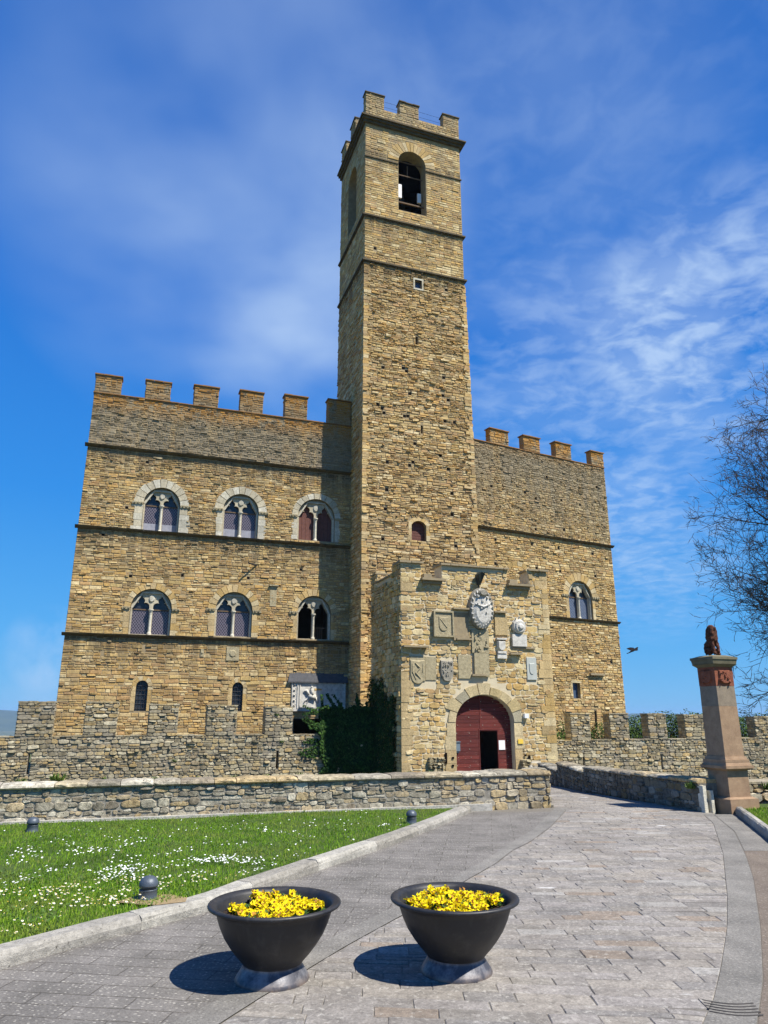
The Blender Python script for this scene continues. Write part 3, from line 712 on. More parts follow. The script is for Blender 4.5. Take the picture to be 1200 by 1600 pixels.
# merlons, one by one
FL6 = FL
merl = [(151, 189, 588), (227, 266, 597), (303, 341, 605), (375, 411, 613), (445, 480, 620), (513, 548, 627)]
def merlon(fr, u0, u1, z0, z1, th, mat, core, parent, seed, capm='roof', det=0, h=(.12, .22), name='merlon', cap=True, cs=None, prot=(.012, .05)):
    q = MB(); q.box(fr, u0, u1, z0 - .01, z1, -th, 0)
    o = q.build(name, M[core], parent)
    m2 = MB(); stones(m2, fr, z0, z1, lambda z: (u0 - .01, u1 + .01), (), h, seed=seed, det=det, prot=prot)
    sd = fr.at(u0, 0, -90)                                       # left flank, outward normal -u
    stones(m2, sd, z0, z1, lambda z: (0, th), (), h, seed=seed + 1, det=det, prot=(.008, .03)) if False else None
    fl = F(*(fr.p(u0, 0, 0))[:2], fr.deg - 90); stones(m2, fl, z0, z1, lambda z: (-th, 0), (), h, seed=seed + 2, det=det, prot=(.005, .025))
    fr2 = F(*(fr.p(u1, 0, 0))[:2], fr.deg + 90); stones(m2, fr2, z0, z1, lambda z: (0, th), (), h, seed=seed + 3, det=det, prot=(.005, .025))
    m2.build('merlon_stones', M[mat], o)
    if cap:
        m3 = MB(); R = random.Random(seed); n = max(2, int((u1 - u0) / .45)); e = (u1 - u0 + .16) / n
        for i in range(n): m3.box(fr, u0 - .08 + i * e, u0 - .08 + (i + 1) * e - .012, z1 + .002 + R.uniform(0, .012), z1 + .075 + R.uniform(0, .02), -th - .06, .09 + R.uniform(0, .03))
        m3.build('cap_slab', M[capm], o)
    return o
M['capL'] = mottled('lichened_cap', (.13, .07, .03), (.34, .18, .06), 4)
for i, (a_, b_, t) in enumerate(merl):
    u0 = FL.P(a_, t + 20)[0]; u1 = min(FL.P(b_, t + 20)[0], uR); zt = FL.P((a_ + b_) / 2, t)[1]
    if i == 0: u0 = uL
    merlon(FL, u0, u1, zPar, zt, .6, 'wing_merlon', 'mortar', castle, 40 + i * 7, 'capL')
mb = MB(); R = random.Random(9); u = uL - .05
while u < uR: L = R.uniform(.4, .7); mb.box(FL, u, min(u + L - .01, uR), zPar + .002, zPar + .06 + R.uniform(0, .015), -.66, .08 + R.uniform(0, .03)); u += L
mb.build('parapet_coping', M['capL'], castle)
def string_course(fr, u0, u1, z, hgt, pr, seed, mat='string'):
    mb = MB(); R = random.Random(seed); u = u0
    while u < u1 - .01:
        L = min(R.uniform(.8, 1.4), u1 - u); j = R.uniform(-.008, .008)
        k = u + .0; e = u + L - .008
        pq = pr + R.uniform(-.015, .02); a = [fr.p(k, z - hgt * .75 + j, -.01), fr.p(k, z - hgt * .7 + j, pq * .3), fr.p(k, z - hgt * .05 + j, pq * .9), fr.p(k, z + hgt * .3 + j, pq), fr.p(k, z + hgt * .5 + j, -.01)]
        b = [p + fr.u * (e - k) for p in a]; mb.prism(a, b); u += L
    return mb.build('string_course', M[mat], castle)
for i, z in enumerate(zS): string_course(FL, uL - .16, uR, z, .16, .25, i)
for B in BW: build_bifora(B)
for c, a, sp, z0 in SW:
    mb = MB(); R = random.Random(int(z0 * 100)); voussoirs(mb, FL, c, a, a + .24, sp, 6, .03, R=R); jambs(mb, FL, c, a, a + .24, z0, sp, .02, R, .08)
    o = mb.build('window', M['gold_dressed'], castle, label='small round-headed barred window')
    mb = MB(); mb.box(FL, c - a, c + a, z0, sp + a, -.3, -.27); mb.build('pane', M['darkglass'], o)
    mb = MB()
    for k in range(3): mb.tube([FL.p(c - a + a * .5 * (k + 1), z0, -.12), FL.p(c - a + a * .5 * (k + 1), sp + a * .85, -.12)], [.014] * 2, 5)
    for k in range(6): zz = z0 + (sp + a * .4 - z0) * (k + .6) / 6; mb.tube([FL.p(c - a, zz, -.11), FL.p(c + a, zz, -.11)], [.012] * 2, 5)
    mb.build('window_bars', M['iron'], o)
# wooden balustrade seen in the open window
B = BW[5]; mb = MB()
for k in range(5): x = B['c'] + .12 + k * .13; mb.box(FL, x, x + .05, B['zs'], B['zs'] + .75, -.62, -.57)
mb.box(FL, B['c'] + .05, B['c'] + .85, B['zs'] + .75, B['zs'] + .83, -.64, -.55); mb.build('inner_railing', M['wood'], castle)
# projecting beam and niche
mb = MB(); u, z = FL.P(383, 889); mb.tube([FL.p(u + .75, z + .25, -.05), FL.p(u + .1, z + .28, .6)], [.05, .045], 6); mb.build('projecting_beam', M['iron'], castle)
mb = MB(); u, z = FL.P(427, 930); mb.box(FL, u - .2, u + .2, z - .7, z + .55, -.02, .035); mb.box(FL, u - .28, u + .28, z + .56, z + .64, 0, .16); mb.box(FL, u - .03, u + .03, z - .4, z - .1, .03, .05); mb.build('blocked_niche', M['relief'], castle)
# small plaques
for (x0, y0, x1, y1) in ((353, 1011, 374, 1032), (313, 1014, 319, 1026)):
    a_ = FL.P(x0, y1); b_ = FL.P(x1, y0); mb = MB(); mb.box(FL, a_[0], b_[0], a_[1], b_[1], -.01, .06)
    c = ((a_[0] + b_[0]) / 2, (a_[1] + b_[1]) / 2); r = (b_[0] - a_[0]) * .32
    mb.prism([FL.p(c[0] + r * cos(k * pi / 4), c[1] + r * sin(k * pi / 4), .06) for k in range(8)], [FL.p(c[0] + r * .7 * cos(k * pi / 4), c[1] + r * .7 * sin(k * pi / 4), .1) for k in range(8)])
    mb.build('carved_plaque', M['relief'], castle)
# marble relief under its canopy (horse and rider panel)
u0 = FL.P(455, 1080)[0]; u1 = -.35; zt = FL.P(470, 1065)[1]; zb = FL.P(470, 1108)[1]
mb = MB(); mb.box(FL, u0, u1, zb, zt, -.01, .06)
mb.box(FL, u0, u1, zb - .12, zb - .002, -.01, .16)
w4 = [u0 + .0, u0 + .42, u0 + .5, u0 + 1.95, u1 - .5, u1]
for a_, b_ in ((u0 + .02, u0 + .07), (u0 + .36, u0 + .42), (u0 + .5, u0 + .56), (u0 + 1.9, u0 + 1.96), (u1 - .56, u1 - .5), (u1 - .42, u1 - .36), (u1 - .07, u1 - .02)): mb.box(FL, a_, b_, zb + .05, zt - .05, .055, .11)
mb.box(FL, u0 + .56, u0 + 1.9, zb + .05, zb + .12, .055, .1); mb.box(FL, u0 + .56, u0 + 1.9, zt - .12, zt - .05, .055, .1)
for k in range(5): zc = zb + .22 + k * (zt - zb - .4) / 4; mb.tube([FL.p(u0 + .22, zc - .07, .07), FL.p(u0 + .17, zc, .1), FL.p(u0 + .26, zc + .07, .07)], [.03, .05, .03], 6)
o = mb.build('marble_relief', M['marble'], castle)
mb = MB(); hc = u0 + 1.2; zc = (zb + zt) / 2
mb.tube([FL.p(hc - .15, zc - .05, .09), FL.p(hc + .3, zc - .12, .09)], [.14, .17], 8)
mb.tube([FL.p(hc - .1, zc, .1), FL.p(hc - .28, zc + .3, .12), FL.p(hc - .42, zc + .22, .1)], [.1, .08, .04], 7)
mb.tube([FL.p(hc + .1, zc, .13), FL.p(hc + .05, zc + .4, .14)], [.1, .08], 7); mb.tube([FL.p(hc + .05, zc + .42, .14), FL.p(hc + .05, zc + .55, .14)], [.06, .05], 7)
for dx, ex in ((-.12, -.42), (-.05, -.2), (.3, .2), (.35, .5)): mb.tube([FL.p(hc + dx, zc - .12, .09), FL.p(hc + (dx + ex) / 2 - .05, zc - .3, .09), FL.p(hc + ex, zc - .46, .08)], [.06, .04, .03], 6)
mb.build('carved_rider', M['marble'], o, smooth=True)
mb = MB(); cz0 = FL.P(470, 1066)[1]; cz1 = FL.P(470, 1052)[1]
a = [FL.p(u0 - .25, cz0 + .04, .18), FL.p(u1 + .1, cz0 + .04, .18), FL.p(u1 + .1, cz1 + .1, -.01), FL.p(u0 - .1, cz1 + .1, -.01)]
b = [p + Vector((0, 0, -.07)) for p in a]; mb.prism(b, a)
for k in range(4): x = u0 + .1 + k * (u1 - u0 - .3) / 3; mb.box(FL, x, x + .08, cz0 - .05, cz0 + .0, 0, .12)
mb.build('relief_canopy', M['slate'], o)
mb = MB(); stones(mb, FL, D1[1], zb - .13, lambda z: (u0 + .1, u1), (), (.3, .4), (2, 4), (.05, .07), 5, gap=.005, split=0); mb.build('lintel_stones', M['gold_dressed'], castle)
# smoother ashlar zone in the lower right of the left wing
mb = MB(); q0 = FL.P(425, 1052); q1 = FL.P(500, 1012)

# ---------------- bell tower
tw = 6.5
tuL = FT.P(565, 900)[0]
def tR(z):
    pts = [(-3, tRb + .25), (FTz(845), FT.P(746, 845)[0]), (FTz(440, 722), FT.P(725, 440)[0]), (60, FT.P(725, 440)[0] - .02)]
    for a, b in zip(pts, pts[1:]):
        if a[0] <= z <= b[0]: return a[1] + (b[1] - a[1]) * (z - a[0]) / (b[0] - a[0])
    return pts[-1][1]
def FTz(y, x=740): return FT.P(x, y)[1]
tRb = FT.P(746, 845)[0]
zt1 = (FT.P(566, 408.5)[1] + FT.P(727, 437)[1]) / 2; zt2 = (FT.P(566, 337)[1] + FT.P(724, 369)[1]) / 2
zc0 = (FT.P(572, 195)[1] + FT.P(712, 231)[1]) / 2; zpar = (FT.P(606, 174)[1] + FT.P(665, 190)[1]) / 2; zmer = (FT.P(585, 150)[1] + FT.P(692, 177)[1]) / 2
zimp = (FT.P(600, 252)[1] + FT.P(690, 273)[1]) / 2
print('tower z', zt1, zt2, zimp, zc0, zpar, zmer, tuL, tRb, tR(zt1))
c_, a_ = (FT.P(622.6, 290)[0] + FT.P(665.5, 298)[0]) / 2, (FT.P(665.5, 298)[0] - FT.P(622.6, 290)[0]) / 2
bel = dict(c=c_, a=a_, zs=(FT.P(623, 328)[1] + FT.P(666, 337)[1]) / 2, sp=FT.P(643, 238)[1] - a_)
smallw = (FT.P(648, 445)[0], FT.P(659, 445)[0], FT.P(653, 451)[1], FT.P(653, 438)[1])
slits = [(651, 532, .09, .32), (659, 671, .07, .3)]
shw = (FT.P(643, 830)[0], FT.P(666, 830)[0], FT.P(654, 845)[1], FT.P(654, 814)[1])
def rect(u0, u1, z0, z1): return [(u0, z0), (u1, z0), (u1, z1), (u0, z1)]
tuR = tR(zt1); TW = tuR - tuL
hT = [arch(bel['c'], bel['a'], bel['sp'], bel['zs'], 16), rect(*smallw)]
srt = []
for x, y, hw, hh in slits: u, z = FT.P(x, y); srt.append((u - hw, u + hw, z - hh, z + hh))
hT += [rect(*s) for s in srt]
cs = (shw[0] + shw[1]) / 2; as_ = (shw[1] - shw[0]) / 2
shp = [(cs - as_, shw[2]), (cs + as_, shw[2]), (cs + as_, shw[3] - .35), (cs + as_ * .75, shw[3] - .08), (cs + as_ * .3, shw[3]), (cs - as_ * .3, shw[3]), (cs - as_ * .75, shw[3] - .08), (cs - as_, shw[3] - .35)]
hT.append(shp)
# side frame: left face, u runs from back (-tw) to front (0)
FTL = F(*FT.p(tuL, 0, 0)[:2], GA - 90); FTR = F(*FT.p(tuR, 0, 0)[:2], GA + 90); FTB = F(*FT.p(tuR, 0, -tw)[:2], GA + 180)
mb = MB(); th = 1.0
front = [(tuL, -2.5), (tR(-2), -2.5), (tR(FTz(845)), FTz(845)), (tuR, zt1), (tuR, zpar), (tuL, zpar)]
panel(mb, FT, front, hT, 0, -th)
sb = arch(-tw / 2 , bel['a'], bel['sp'], bel['zs'], 16)
panel(mb, FTL, rect(-tw, -.001, -2.5, zpar), [sb], 0, -th)
panel(mb, FTR, rect(.001, tw, zt1 - 25, zpar), [], 0, -th)  # unseen right opening left out, to keep sun out of the belfry
panel(mb, FTB, rect(0, TW, -2.5, zpar), [], 0, -th)
for z in (bel['zs'] - .5, zc0 + .1): mb.box(FT, tuL + .5, tuR - .5, z - .3, z, -tw + .5, -.5)
tcore = mb.build('bell_tower', M['mortar'], castle, label='tall square stone bell tower')
mb = MB(); q = []
for x, y in ((598, 574), (635, 580), (640, 615), (692, 618), (700, 625), (590, 632), (597, 638), (600, 645), (632, 650), (688, 712), (648, 693), (645, 722), (605, 722), (640, 727), (700, 733), (604, 765), (706, 771), (602, 795), (706, 804), (630, 575), (693, 590), (637, 650), (695, 658), (710, 660), (598, 842), (712, 853), (586, 388), (697, 453)):
    u, z = FT.P(x, y); q.append((u, z))
HT = [Hole('rect', *s) for s in srt] + [Hole('rect', smallw[0] - .12, smallw[1] + .12, smallw[2] - .12, smallw[3] + .12), Hole('rect', shw[0] - .2, shw[1] + .2, shw[2], shw[3] + .15)] + [Hole('rect', u - .11, u + .11, z - .11, z + .11) for u, z in q]
stones(mb, FT, -2.4, zt1 - .1, lambda z: (tuL - .01, tR(z) + .01), HT, (.09, .21), (1.3, 4.0), (.01, .07), 21, split=.35, wav=.1, jit=.018, gap=.014)
R = random.Random(77)
for u, z in q: dk = MB(); dk.box(FT, u - .105, u + .105, z - .105, z + .105, -.02, .006); dk.build('putlog_hole', M['hole'], castle)
z = -2
while z < zt1 - .5:                                              # rough quoins that roughen both edges
    h_ = R.uniform(.12, .27); L = R.uniform(.2, .5)
    mb.box(FT, tuL - .03 - R.uniform(0, .03), tuL + L, z, z + h_ - .02, -.3, .05 + R.uniform(0, .04))
    L = R.uniform(.15, .5); mb.box(FT, tR(z) - L, tR(z) + .03 + R.uniform(0, .07), z, z + h_ - .02, -.3, .05 + R.uniform(0, .05)); z += h_
mb.build('tower_masonry', M['tower'], tcore)
mb = MB()
HB = [Hole('arch', bel['c'], bel['a'] + .75, bel['sp'], bel['sp']), Hole('rect', bel['c'] - bel['a'], bel['c'] + bel['a'], bel['zs'], bel['sp'])]
stones(mb, FT, zt1 + .1, zt2 - .1, lambda z: (tuL - .01, tuR), [Hole('rect', q[-2][0] - .12, q[-2][0] + .12, q[-2][1] - .12, q[-2][1] + .12)], (.13, .24), (1.6, 3.6), (.01, .035), 22, split=.15)
stones(mb, FT, zt2 + .1, zimp - .06, lambda z: (tuL - .01, tuR - .02), HB, (.15, .22), (1.8, 3.4), (.008, .028), 23, split=.05, wav=.0)
stones(mb, FT, zimp + .06, zc0, lambda z: (tuL - .01, tuR - .02), HB, (.15, .22), (1.8, 3.4), (.008, .028), 24, split=.05, wav=.0)
stones(mb, FT, zc0 + .5, zpar, lambda z: (tuL - .01, tuR), (), (.13, .2), (1.2, 2.6), (.01, .04), 25)
HS = [Hole('arch', -tw / 2, bel['a'] + .6, bel['sp'], bel['sp']), Hole('rect', -tw / 2 - bel['a'], -tw / 2 + bel['a'], bel['zs'], bel['sp'])]
mb.build('tower_dressed_masonry', M['tower_fine'], tcore)
mb = MB()
stones(mb, FTL, -2.4, zt1, lambda z: (-tw, 0), (), (.14, .28), (1.3, 3.6), (.015, .07), 26, split=.25, wav=.08)
stones(mb, FTL, zt1, zc0, lambda z: (-tw, 0), HS, (.15, .24), (1.6, 3.4), (.01, .03), 27)
stones(mb, FTL, zc0 + .5, zpar, lambda z: (-tw, 0), (), (.13, .2), (1.2, 2.6), (.01, .04), 28)
mb.build('tower_side_masonry', M['tower'], tcore)
mb = MB(); R = random.Random(4); voussoirs(mb, FT, bel['c'], bel['a'], bel['a'] + .8, bel['sp'], 17, .04, R=R, vary=.03); mb.build('belfry_arch', M['gold_dressed'], tcore)
mb = MB(); voussoirs(mb, FTL, -tw / 2, bel['a'], bel['a'] + .65, bel['sp'], 17, .04, R=R); mb.build('belfry_arch', M['gold_dressed'], tcore)
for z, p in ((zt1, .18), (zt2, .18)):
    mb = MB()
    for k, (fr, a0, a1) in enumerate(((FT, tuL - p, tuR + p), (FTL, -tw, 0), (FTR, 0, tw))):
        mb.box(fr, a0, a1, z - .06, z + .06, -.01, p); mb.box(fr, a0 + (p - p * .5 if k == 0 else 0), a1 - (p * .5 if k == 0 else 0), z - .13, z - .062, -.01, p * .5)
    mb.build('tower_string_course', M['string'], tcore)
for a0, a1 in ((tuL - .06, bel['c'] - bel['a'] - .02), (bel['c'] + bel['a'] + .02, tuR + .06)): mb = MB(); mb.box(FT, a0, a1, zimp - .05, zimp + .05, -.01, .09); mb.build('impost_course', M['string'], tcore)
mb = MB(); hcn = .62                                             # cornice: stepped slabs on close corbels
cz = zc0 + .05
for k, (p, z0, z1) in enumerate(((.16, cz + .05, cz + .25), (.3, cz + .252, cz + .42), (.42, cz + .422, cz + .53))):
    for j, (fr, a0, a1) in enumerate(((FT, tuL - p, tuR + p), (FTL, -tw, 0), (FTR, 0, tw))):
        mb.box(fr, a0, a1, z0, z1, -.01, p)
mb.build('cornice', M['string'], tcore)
# tower merlons
mx = [(572, 600), (624.5, 654), (677, 707)]
for i, (x0, x1) in enumerate(mx):
    yy = 165 + i * 13; u0 = FT.P(x0, yy)[0]; u1 = FT.P(x1, yy)[0]
    if i == 0: u0 = tuL
    if i == 2: u1 = tuR; u0 = tuR - 1.35
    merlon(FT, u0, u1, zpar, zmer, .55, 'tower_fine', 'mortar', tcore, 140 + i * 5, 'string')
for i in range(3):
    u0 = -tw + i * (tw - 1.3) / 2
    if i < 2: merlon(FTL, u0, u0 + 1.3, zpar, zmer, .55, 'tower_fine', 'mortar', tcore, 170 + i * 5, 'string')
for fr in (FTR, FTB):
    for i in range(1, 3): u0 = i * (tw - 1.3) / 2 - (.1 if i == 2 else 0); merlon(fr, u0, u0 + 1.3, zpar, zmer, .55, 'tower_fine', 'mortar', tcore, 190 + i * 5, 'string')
mb = MB()
for s in (zpar + 1.1, zpar + .6): mb.tube([FT.p(tuL + 1, s, -.3), FT.p(tuR - 1, s, -.3)], [.009] * 2, 5)
mb.build('safety_rail', M['iron'], tcore)
M['belfry_shade'] = mottled('painted_shade', (.012, .01, .008), (.03, .025, .02), 3, 1, spec=0)  # near-black colour for panels added so the belfry reads as deep shade
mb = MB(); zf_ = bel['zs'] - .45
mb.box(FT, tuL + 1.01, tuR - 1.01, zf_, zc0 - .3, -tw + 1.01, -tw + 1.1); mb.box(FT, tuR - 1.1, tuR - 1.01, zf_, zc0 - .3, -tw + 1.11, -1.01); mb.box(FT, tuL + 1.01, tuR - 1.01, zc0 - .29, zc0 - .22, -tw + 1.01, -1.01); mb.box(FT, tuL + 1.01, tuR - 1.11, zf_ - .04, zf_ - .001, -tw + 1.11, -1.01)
mb.build('belfry_shade_lining', M['belfry_shade'], tcore)
# belfry contents: bells, frames, beams
mb = MB(); B = bel
for k, (z, d) in enumerate(((B['sp'] + .45, -.5), (B['sp'] - .6, -.7))): bm_ = MB(); bm_.box(FT, B['c'] - B['a'] - .2, B['c'] + B['a'] + .2, z, z + .06, d - .06, d); bm_.build('belfry_beam', M['wood'], tcore)
mb.box(FT, B['c'] - .1, B['c'] - .04, B['sp'] - .6, B['sp'] + .5, -.85, -.8); mb.build('belfry_post', M['wood'], tcore); mb = MB()
mb.box(FT, B['c'] - B['a'] - .1, B['c'] + B['a'] + .1, B['zs'] + 1.05, B['zs'] + 1.15, -.55, -.45)
mb.build('belfry_beam', M['wood'], tcore)
for x0, x1, y0, y1 in ((625, 632, 280, 299), (657.5, 662.5, 295, 308)):
    a = FT.P(x0, y1); b = FT.P(x1, y0); mb = MB(); mb.box(FT, a[0], b[0], a[1], b[1], -.75, -.6)
    mb.build('belfry_cabinet', M['whitecloth'], tcore)
mb = MB(); bc = FT.p(B['c'] + .1, B['sp'] - 1.4, -3.0); mb.lathe(bc, [(.08, .95), (.3, .9), (.36, .6), (.42, .3), (.58, 0), (.55, 0), (.4, .3)], 20); mb.build('bell', M['darkmetal'], tcore, smooth=True)
# small windows in the shaft
mb = MB(); u0, u1, z0, z1 = smallw
for b in ((u0 - .12, u1 + .12, z1, z1 + .12), (u0 - .12, u1 + .12, z0 - .12, z0), (u0 - .12, u0, z0, z1), (u1, u1 + .12, z0, z1)): mb.box(FT, *b, -.1, .05)
o = mb.build('window', M['pale'], tcore); mb = MB(); mb.box(FT, u0, u1, z0, z1, -.3, -.26); mb.build('pane', M['blueglass'], tcore)
mb = MB(); mb.box(FT, cs - as_, cs + as_, shw[2], shw[3], -.36, -.32)
for k in range(7): mb.box(FT, cs - as_, cs + as_, shw[2] + k * .19 + .01, shw[2] + k * .19 + .18, -.32, -.30)
mb.build('shutter', M['shutter'], tcore)
mb = MB(); R = random.Random(8); jambs(mb, FT, cs, as_, as_ + .25, shw[2], shw[3] - .1, .03, R, .05); voussoirs(mb, FT, cs, as_ * .98, as_ + .28, shw[3] - as_ * .8, 5, .03, pi * .12, pi * .88, R, oval=.82); mb.build('window_surround', M['gold_dressed'], tcore)
mb = MB()
for s in srt: mb.box(FT, s[0], s[1], s[2], s[3], -.5, -.45)
mb.build('slit_shade', M['hole'], tcore)

# ---------------- right wing (its face turns a little further away)
q = FT.p(7.2, 0, -1.5); FR = F(q.x, q.y, 28.9)
rL = -.4; rR = FR.P(978, 1115)[0]
zr1 = (FR.P(750, 823)[1] + FR.P(955, 854)[1]) / 2; zr2 = (FR.P(858, 963)[1] + FR.P(966, 974)[1]) / 2; zrp = (FR.P(745, 690)[1] + FR.P(914, 724)[1]) / 2
print('right', zrp, FR.P(775, 673)); print('right', rL, rR, zr1, zr2, zrp, 'left', uL, zS, zPar)
BR = bifora(FR, 888.5, 925, 908, 967, (880, 934), 896, 'w', 'gold_dressed', 'blue', 'twin-arched window of the right wing with blue leaded panes', .35, 9)
rw = (FR.P(895, 1080)[0], FR.P(906.5, 1080)[0], FR.P(900, 1091)[1], FR.P(900, 1067)[1]); rs = (FR.P(929, 1120)[0], FR.P(932, 1120)[0], FR.P(930, 1139)[1], FR.P(930, 1110)[1])
mb = MB(); panel(mb, FR, rect(rL, rR, -2.5, zrp), [arch(BR['c'], BR['a'], BR['sp'], BR['zs'], 18), rect(*rw)], 0, -.7)
mb.box(FR, rR - .6, rR, -2.5, zrp - 1.8, -12, -.701); mb.box(FR, rL, rR - .6, -2.5, zrp - 1.8, -12, -11.4)
mb.build('wing_core', M['mortar'], castle)
mb = MB(); mb.box(FR, rL, rR - .6, zrp - 2, zrp - 1.85, -11.4, -.705); mb.build('wing_roof', M['roof'], castle)
mb = MB(); mb.box(FR, rL, rR - .6, -2.4, zrp - 2.1, -5, -4.7); mb.build('inner_wall', M['interior'], castle)
pr_ = [(767.5, 759.5), (820, 769.5), (837, 779), (877, 781.5), (854, 745), (906, 788.5), (932, 761), (774, 843), (831, 850.5), (872.5, 856.5), (925.5, 865), (774, 880.5), (838, 887.5), (875, 892.5), (930, 900), (885, 1028), (954.5, 1034.5), (881, 828), (837, 827)]
HR = hole_full(BR) + [Hole('rect', rw[0] - .0, rw[1] + .0, rw[2], rw[3]), Hole('rect', *rs)]
for x, y in pr_: u, z = FR.P(x, y); HR.append(Hole('rect', u - .1, u + .1, z - .1, z + .1)); mbh = MB(); mbh.box(FR, u - .1, u + .1, z - .1, z + .1, -.02, .003); mbh.build('putlog_hole', M['hole'], castle)
mbh = MB()
mbh.box(FR, *rs, -.02, .003)
mbh.build('wall_slot', M['hole'], castle)
mb = MB(); sR = lambda z: (rL, rR + .01)
for a_, b_, hh_, sd in ((-2.4, zr2 - .1, (.11, .2), 31), (zr2 + .08, zr1 - .1, (.11, .2), 32), (zr1 + .08, zrp, (.09, .18), 33)): stones(mb, FR, a_, b_, sR, HR, hh_, (1.3, 3.6), (.015, .055), sd, split=.25, wav=.06)
mb.build('wing_masonry', M['rwing'], castle)
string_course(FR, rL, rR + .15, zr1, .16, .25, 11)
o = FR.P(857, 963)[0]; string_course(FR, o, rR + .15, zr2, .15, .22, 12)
for i, (x0, x1, y) in enumerate(((765.5, 794, 673), (818, 843, 684), (868, 892, 694), (915, 937, 706))):
    u0 = FR.P(x0, y + 12)[0]; u1 = min(FR.P(x1, y + 12)[0], rR); zt = FR.P((x0 + x1) / 2, y)[1]
    if i == 3: u1 = rR; u0 = rR - 1.35
    merlon(FR, u0, u1, zrp, zt, .5, 'rwing', 'mortar', castle, 240 + i * 5, 'capL')
mb = MB(); u = rL; R = random.Random(3)
while u < rR: L = R.uniform(.4, .7); mb.box(FR, u, min(u + L - .01, rR), zrp + .002, zrp + .055 + R.uniform(0, .015), -.66, .08 + R.uniform(0, .03)); u += L
mb.build('parapet_coping', M['capL'], castle)
build_bifora(BR)
mb = MB(); jambs(mb, FR, (rw[0] + rw[1]) / 2, (rw[1] - rw[0]) / 2, (rw[1] - rw[0]) / 2 + .14, rw[2], rw[3], .03, random.Random(1), .03); mb.box(FR, rw[0] - .15, rw[1] + .15, rw[3] + .002, rw[3] + .18, -.005, .03)
o = mb.build('window', M['gold_dressed'], castle, label='small rectangular window low in the right wing'); mb = MB(); mb.box(FR, rw[0], rw[1], rw[2], rw[3], -.3, -.27); mb.build('pane', M['blueglass'], o)
mb = MB(); a = FR.P(920, 1055); b = FR.P(942, 1052); mb.box(FR, a[0], b[0], a[1], a[1] + .14, -.01, .22); mb.build('projecting_slab', M['slab'], castle)

# ---------------- gatehouse: open-topped forework, a front wall with door and two flank walls
gL, gR = 0.0, FG.P(870.5, 1190)[0]
DR = [FG.P(712, 1150)[0], FG.P(803.5, 1150)[0]]; dc = sum(DR) / 2; da = (DR[1] - DR[0]) / 2
dtop = FG.P(757, 1086)[1]; dsp = dtop - da * .82
gb = -1.15
z905 = FG.P(674, 908)[1]
tops = [(gL, FG.P(657, 885)[0], FG.P(640, 880)[1]), (FG.P(690, 885)[0], FG.P(790, 890)[0], FG.P(740, 887)[1]), (FG.P(826, 898)[0], gR, FG.P(835, 893)[1])]
zcren = (FG.P(675, 905)[1] + FG.P(805, 912)[1]) / 2
print('gate', gL, gR, dc, da, dtop, zcren, tops)
out = [(gL, -2.5), (gR, -2.5), (gR, tops[2][2]), (tops[2][0], tops[2][2]), (tops[2][0], zcren), (tops[1][1], zcren), (tops[1][1], tops[1][2]), (tops[1][0], tops[1][2]), (tops[1][0], zcren), (tops[0][1], zcren), (tops[0][1], tops[0][2]), (gL, tops[0][2])]
dh = [(dc - da, gb), (dc + da, gb)] + [(dc + da * cos(pi * i / 20), dsp + da * .82 * sin(pi * i / 20)) for i in range(21)]
lant = FG.P(747, 905)
mb = MB(); GT = 1.0; panel(mb, FG, out, [dh], 0, -GT)
FGL = F(*FG.p(gL, 0, 0)[:2], GA - 90); FGR = F(*FG.p(gR, 0, 0)[:2], GA + 90)
sidetop = [(-4.9, -2.5), (-.001, -2.5), (-.001, tops[0][2]), (-1.3, tops[0][2]), (-1.3, zcren + .3), (-4.0, zcren + .3), (-4.0, tops[0][2] + .1), (-4.9, tops[0][2] + .1)]
panel(mb, FGL, sidetop, [], 0, -.8)
panel(mb, FGR, [(.001, -2.5), (5.5, -2.5), (5.5, zcren), (1.3, zcren), (1.3, tops[2][2]), (.001, tops[2][2])], [], 0, -.8)
gh = mb.build('gatehouse', M['mortar_pale'], castle, label='gatehouse wall with coats of arms')
HG = [Hole('arch', dc, da + .58, dsp, dsp), Hole('rect', dc - da - .45, dc + da + .45, gb - .3, dsp)]
for a, b in ((tops[0][1], tops[1][0]), (tops[1][1], tops[2][0])): HG.append(Hole('rect', a, b, zcren, 20))
HG += [Hole('rect', 0, tops[0][1], tops[0][2], 20), Hole('rect', tops[1][0] - .01, tops[1][1] + .01, tops[1][2], 20), Hole('rect', tops[2][0] - .01, gR + .1, tops[2][2], 20)]
def gbx(x0, x1, y0, y1): a = FG.P(x0, y1); b = FG.P(x1, y0); return a[0], b[0], a[1], b[1]
FL_PLQ = [gbx(676, 706, 956, 995), gbx(640, 681, 1026, 1072), gbx(688, 707, 1031, 1064), gbx(716, 735, 1024, 1060), gbx(823, 837, 1028, 1062), gbx(738, 762, 985, 1058), gbx(708, 731, 958, 1000)]
mb = MB(); stones(mb, FG, -2.3, max(t[2] for t in tops), lambda z: (gL - .01, gR + .01), HG + [Hole('rect', *b) for b in FL_PLQ], (.15, .3), (.9, 2.6), (.006, .045), 51, det=1, split=.35, wav=.14, gap=.013, jit=.03)
mb.build('gatehouse_masonry', M['gate'], gh)
mb = MB(); stones(mb, FGL, -2.3, tops[0][2] + .05, lambda z: (-4.9, 0) , [Hole('rect', -4.0, -1.3, zcren + .3, 20)], (.2, .36), (1.0, 2.2), (.03, .1), 52, det=1, split=.2, wav=.1)
mb.build('gatehouse_side_masonry', M['gate'], gh)
mb = MB(); R = random.Random(66)                                 # golden quoins
z = -1.3
while z < tops[2][2] - .3: h_ = R.uniform(.25, .5); L = R.uniform(.3, .85); mb.box(FG, gR - L, gR + .03 + R.uniform(0, .03), z, z + h_ - .015, -.3, R.uniform(.03, .06)); z += h_
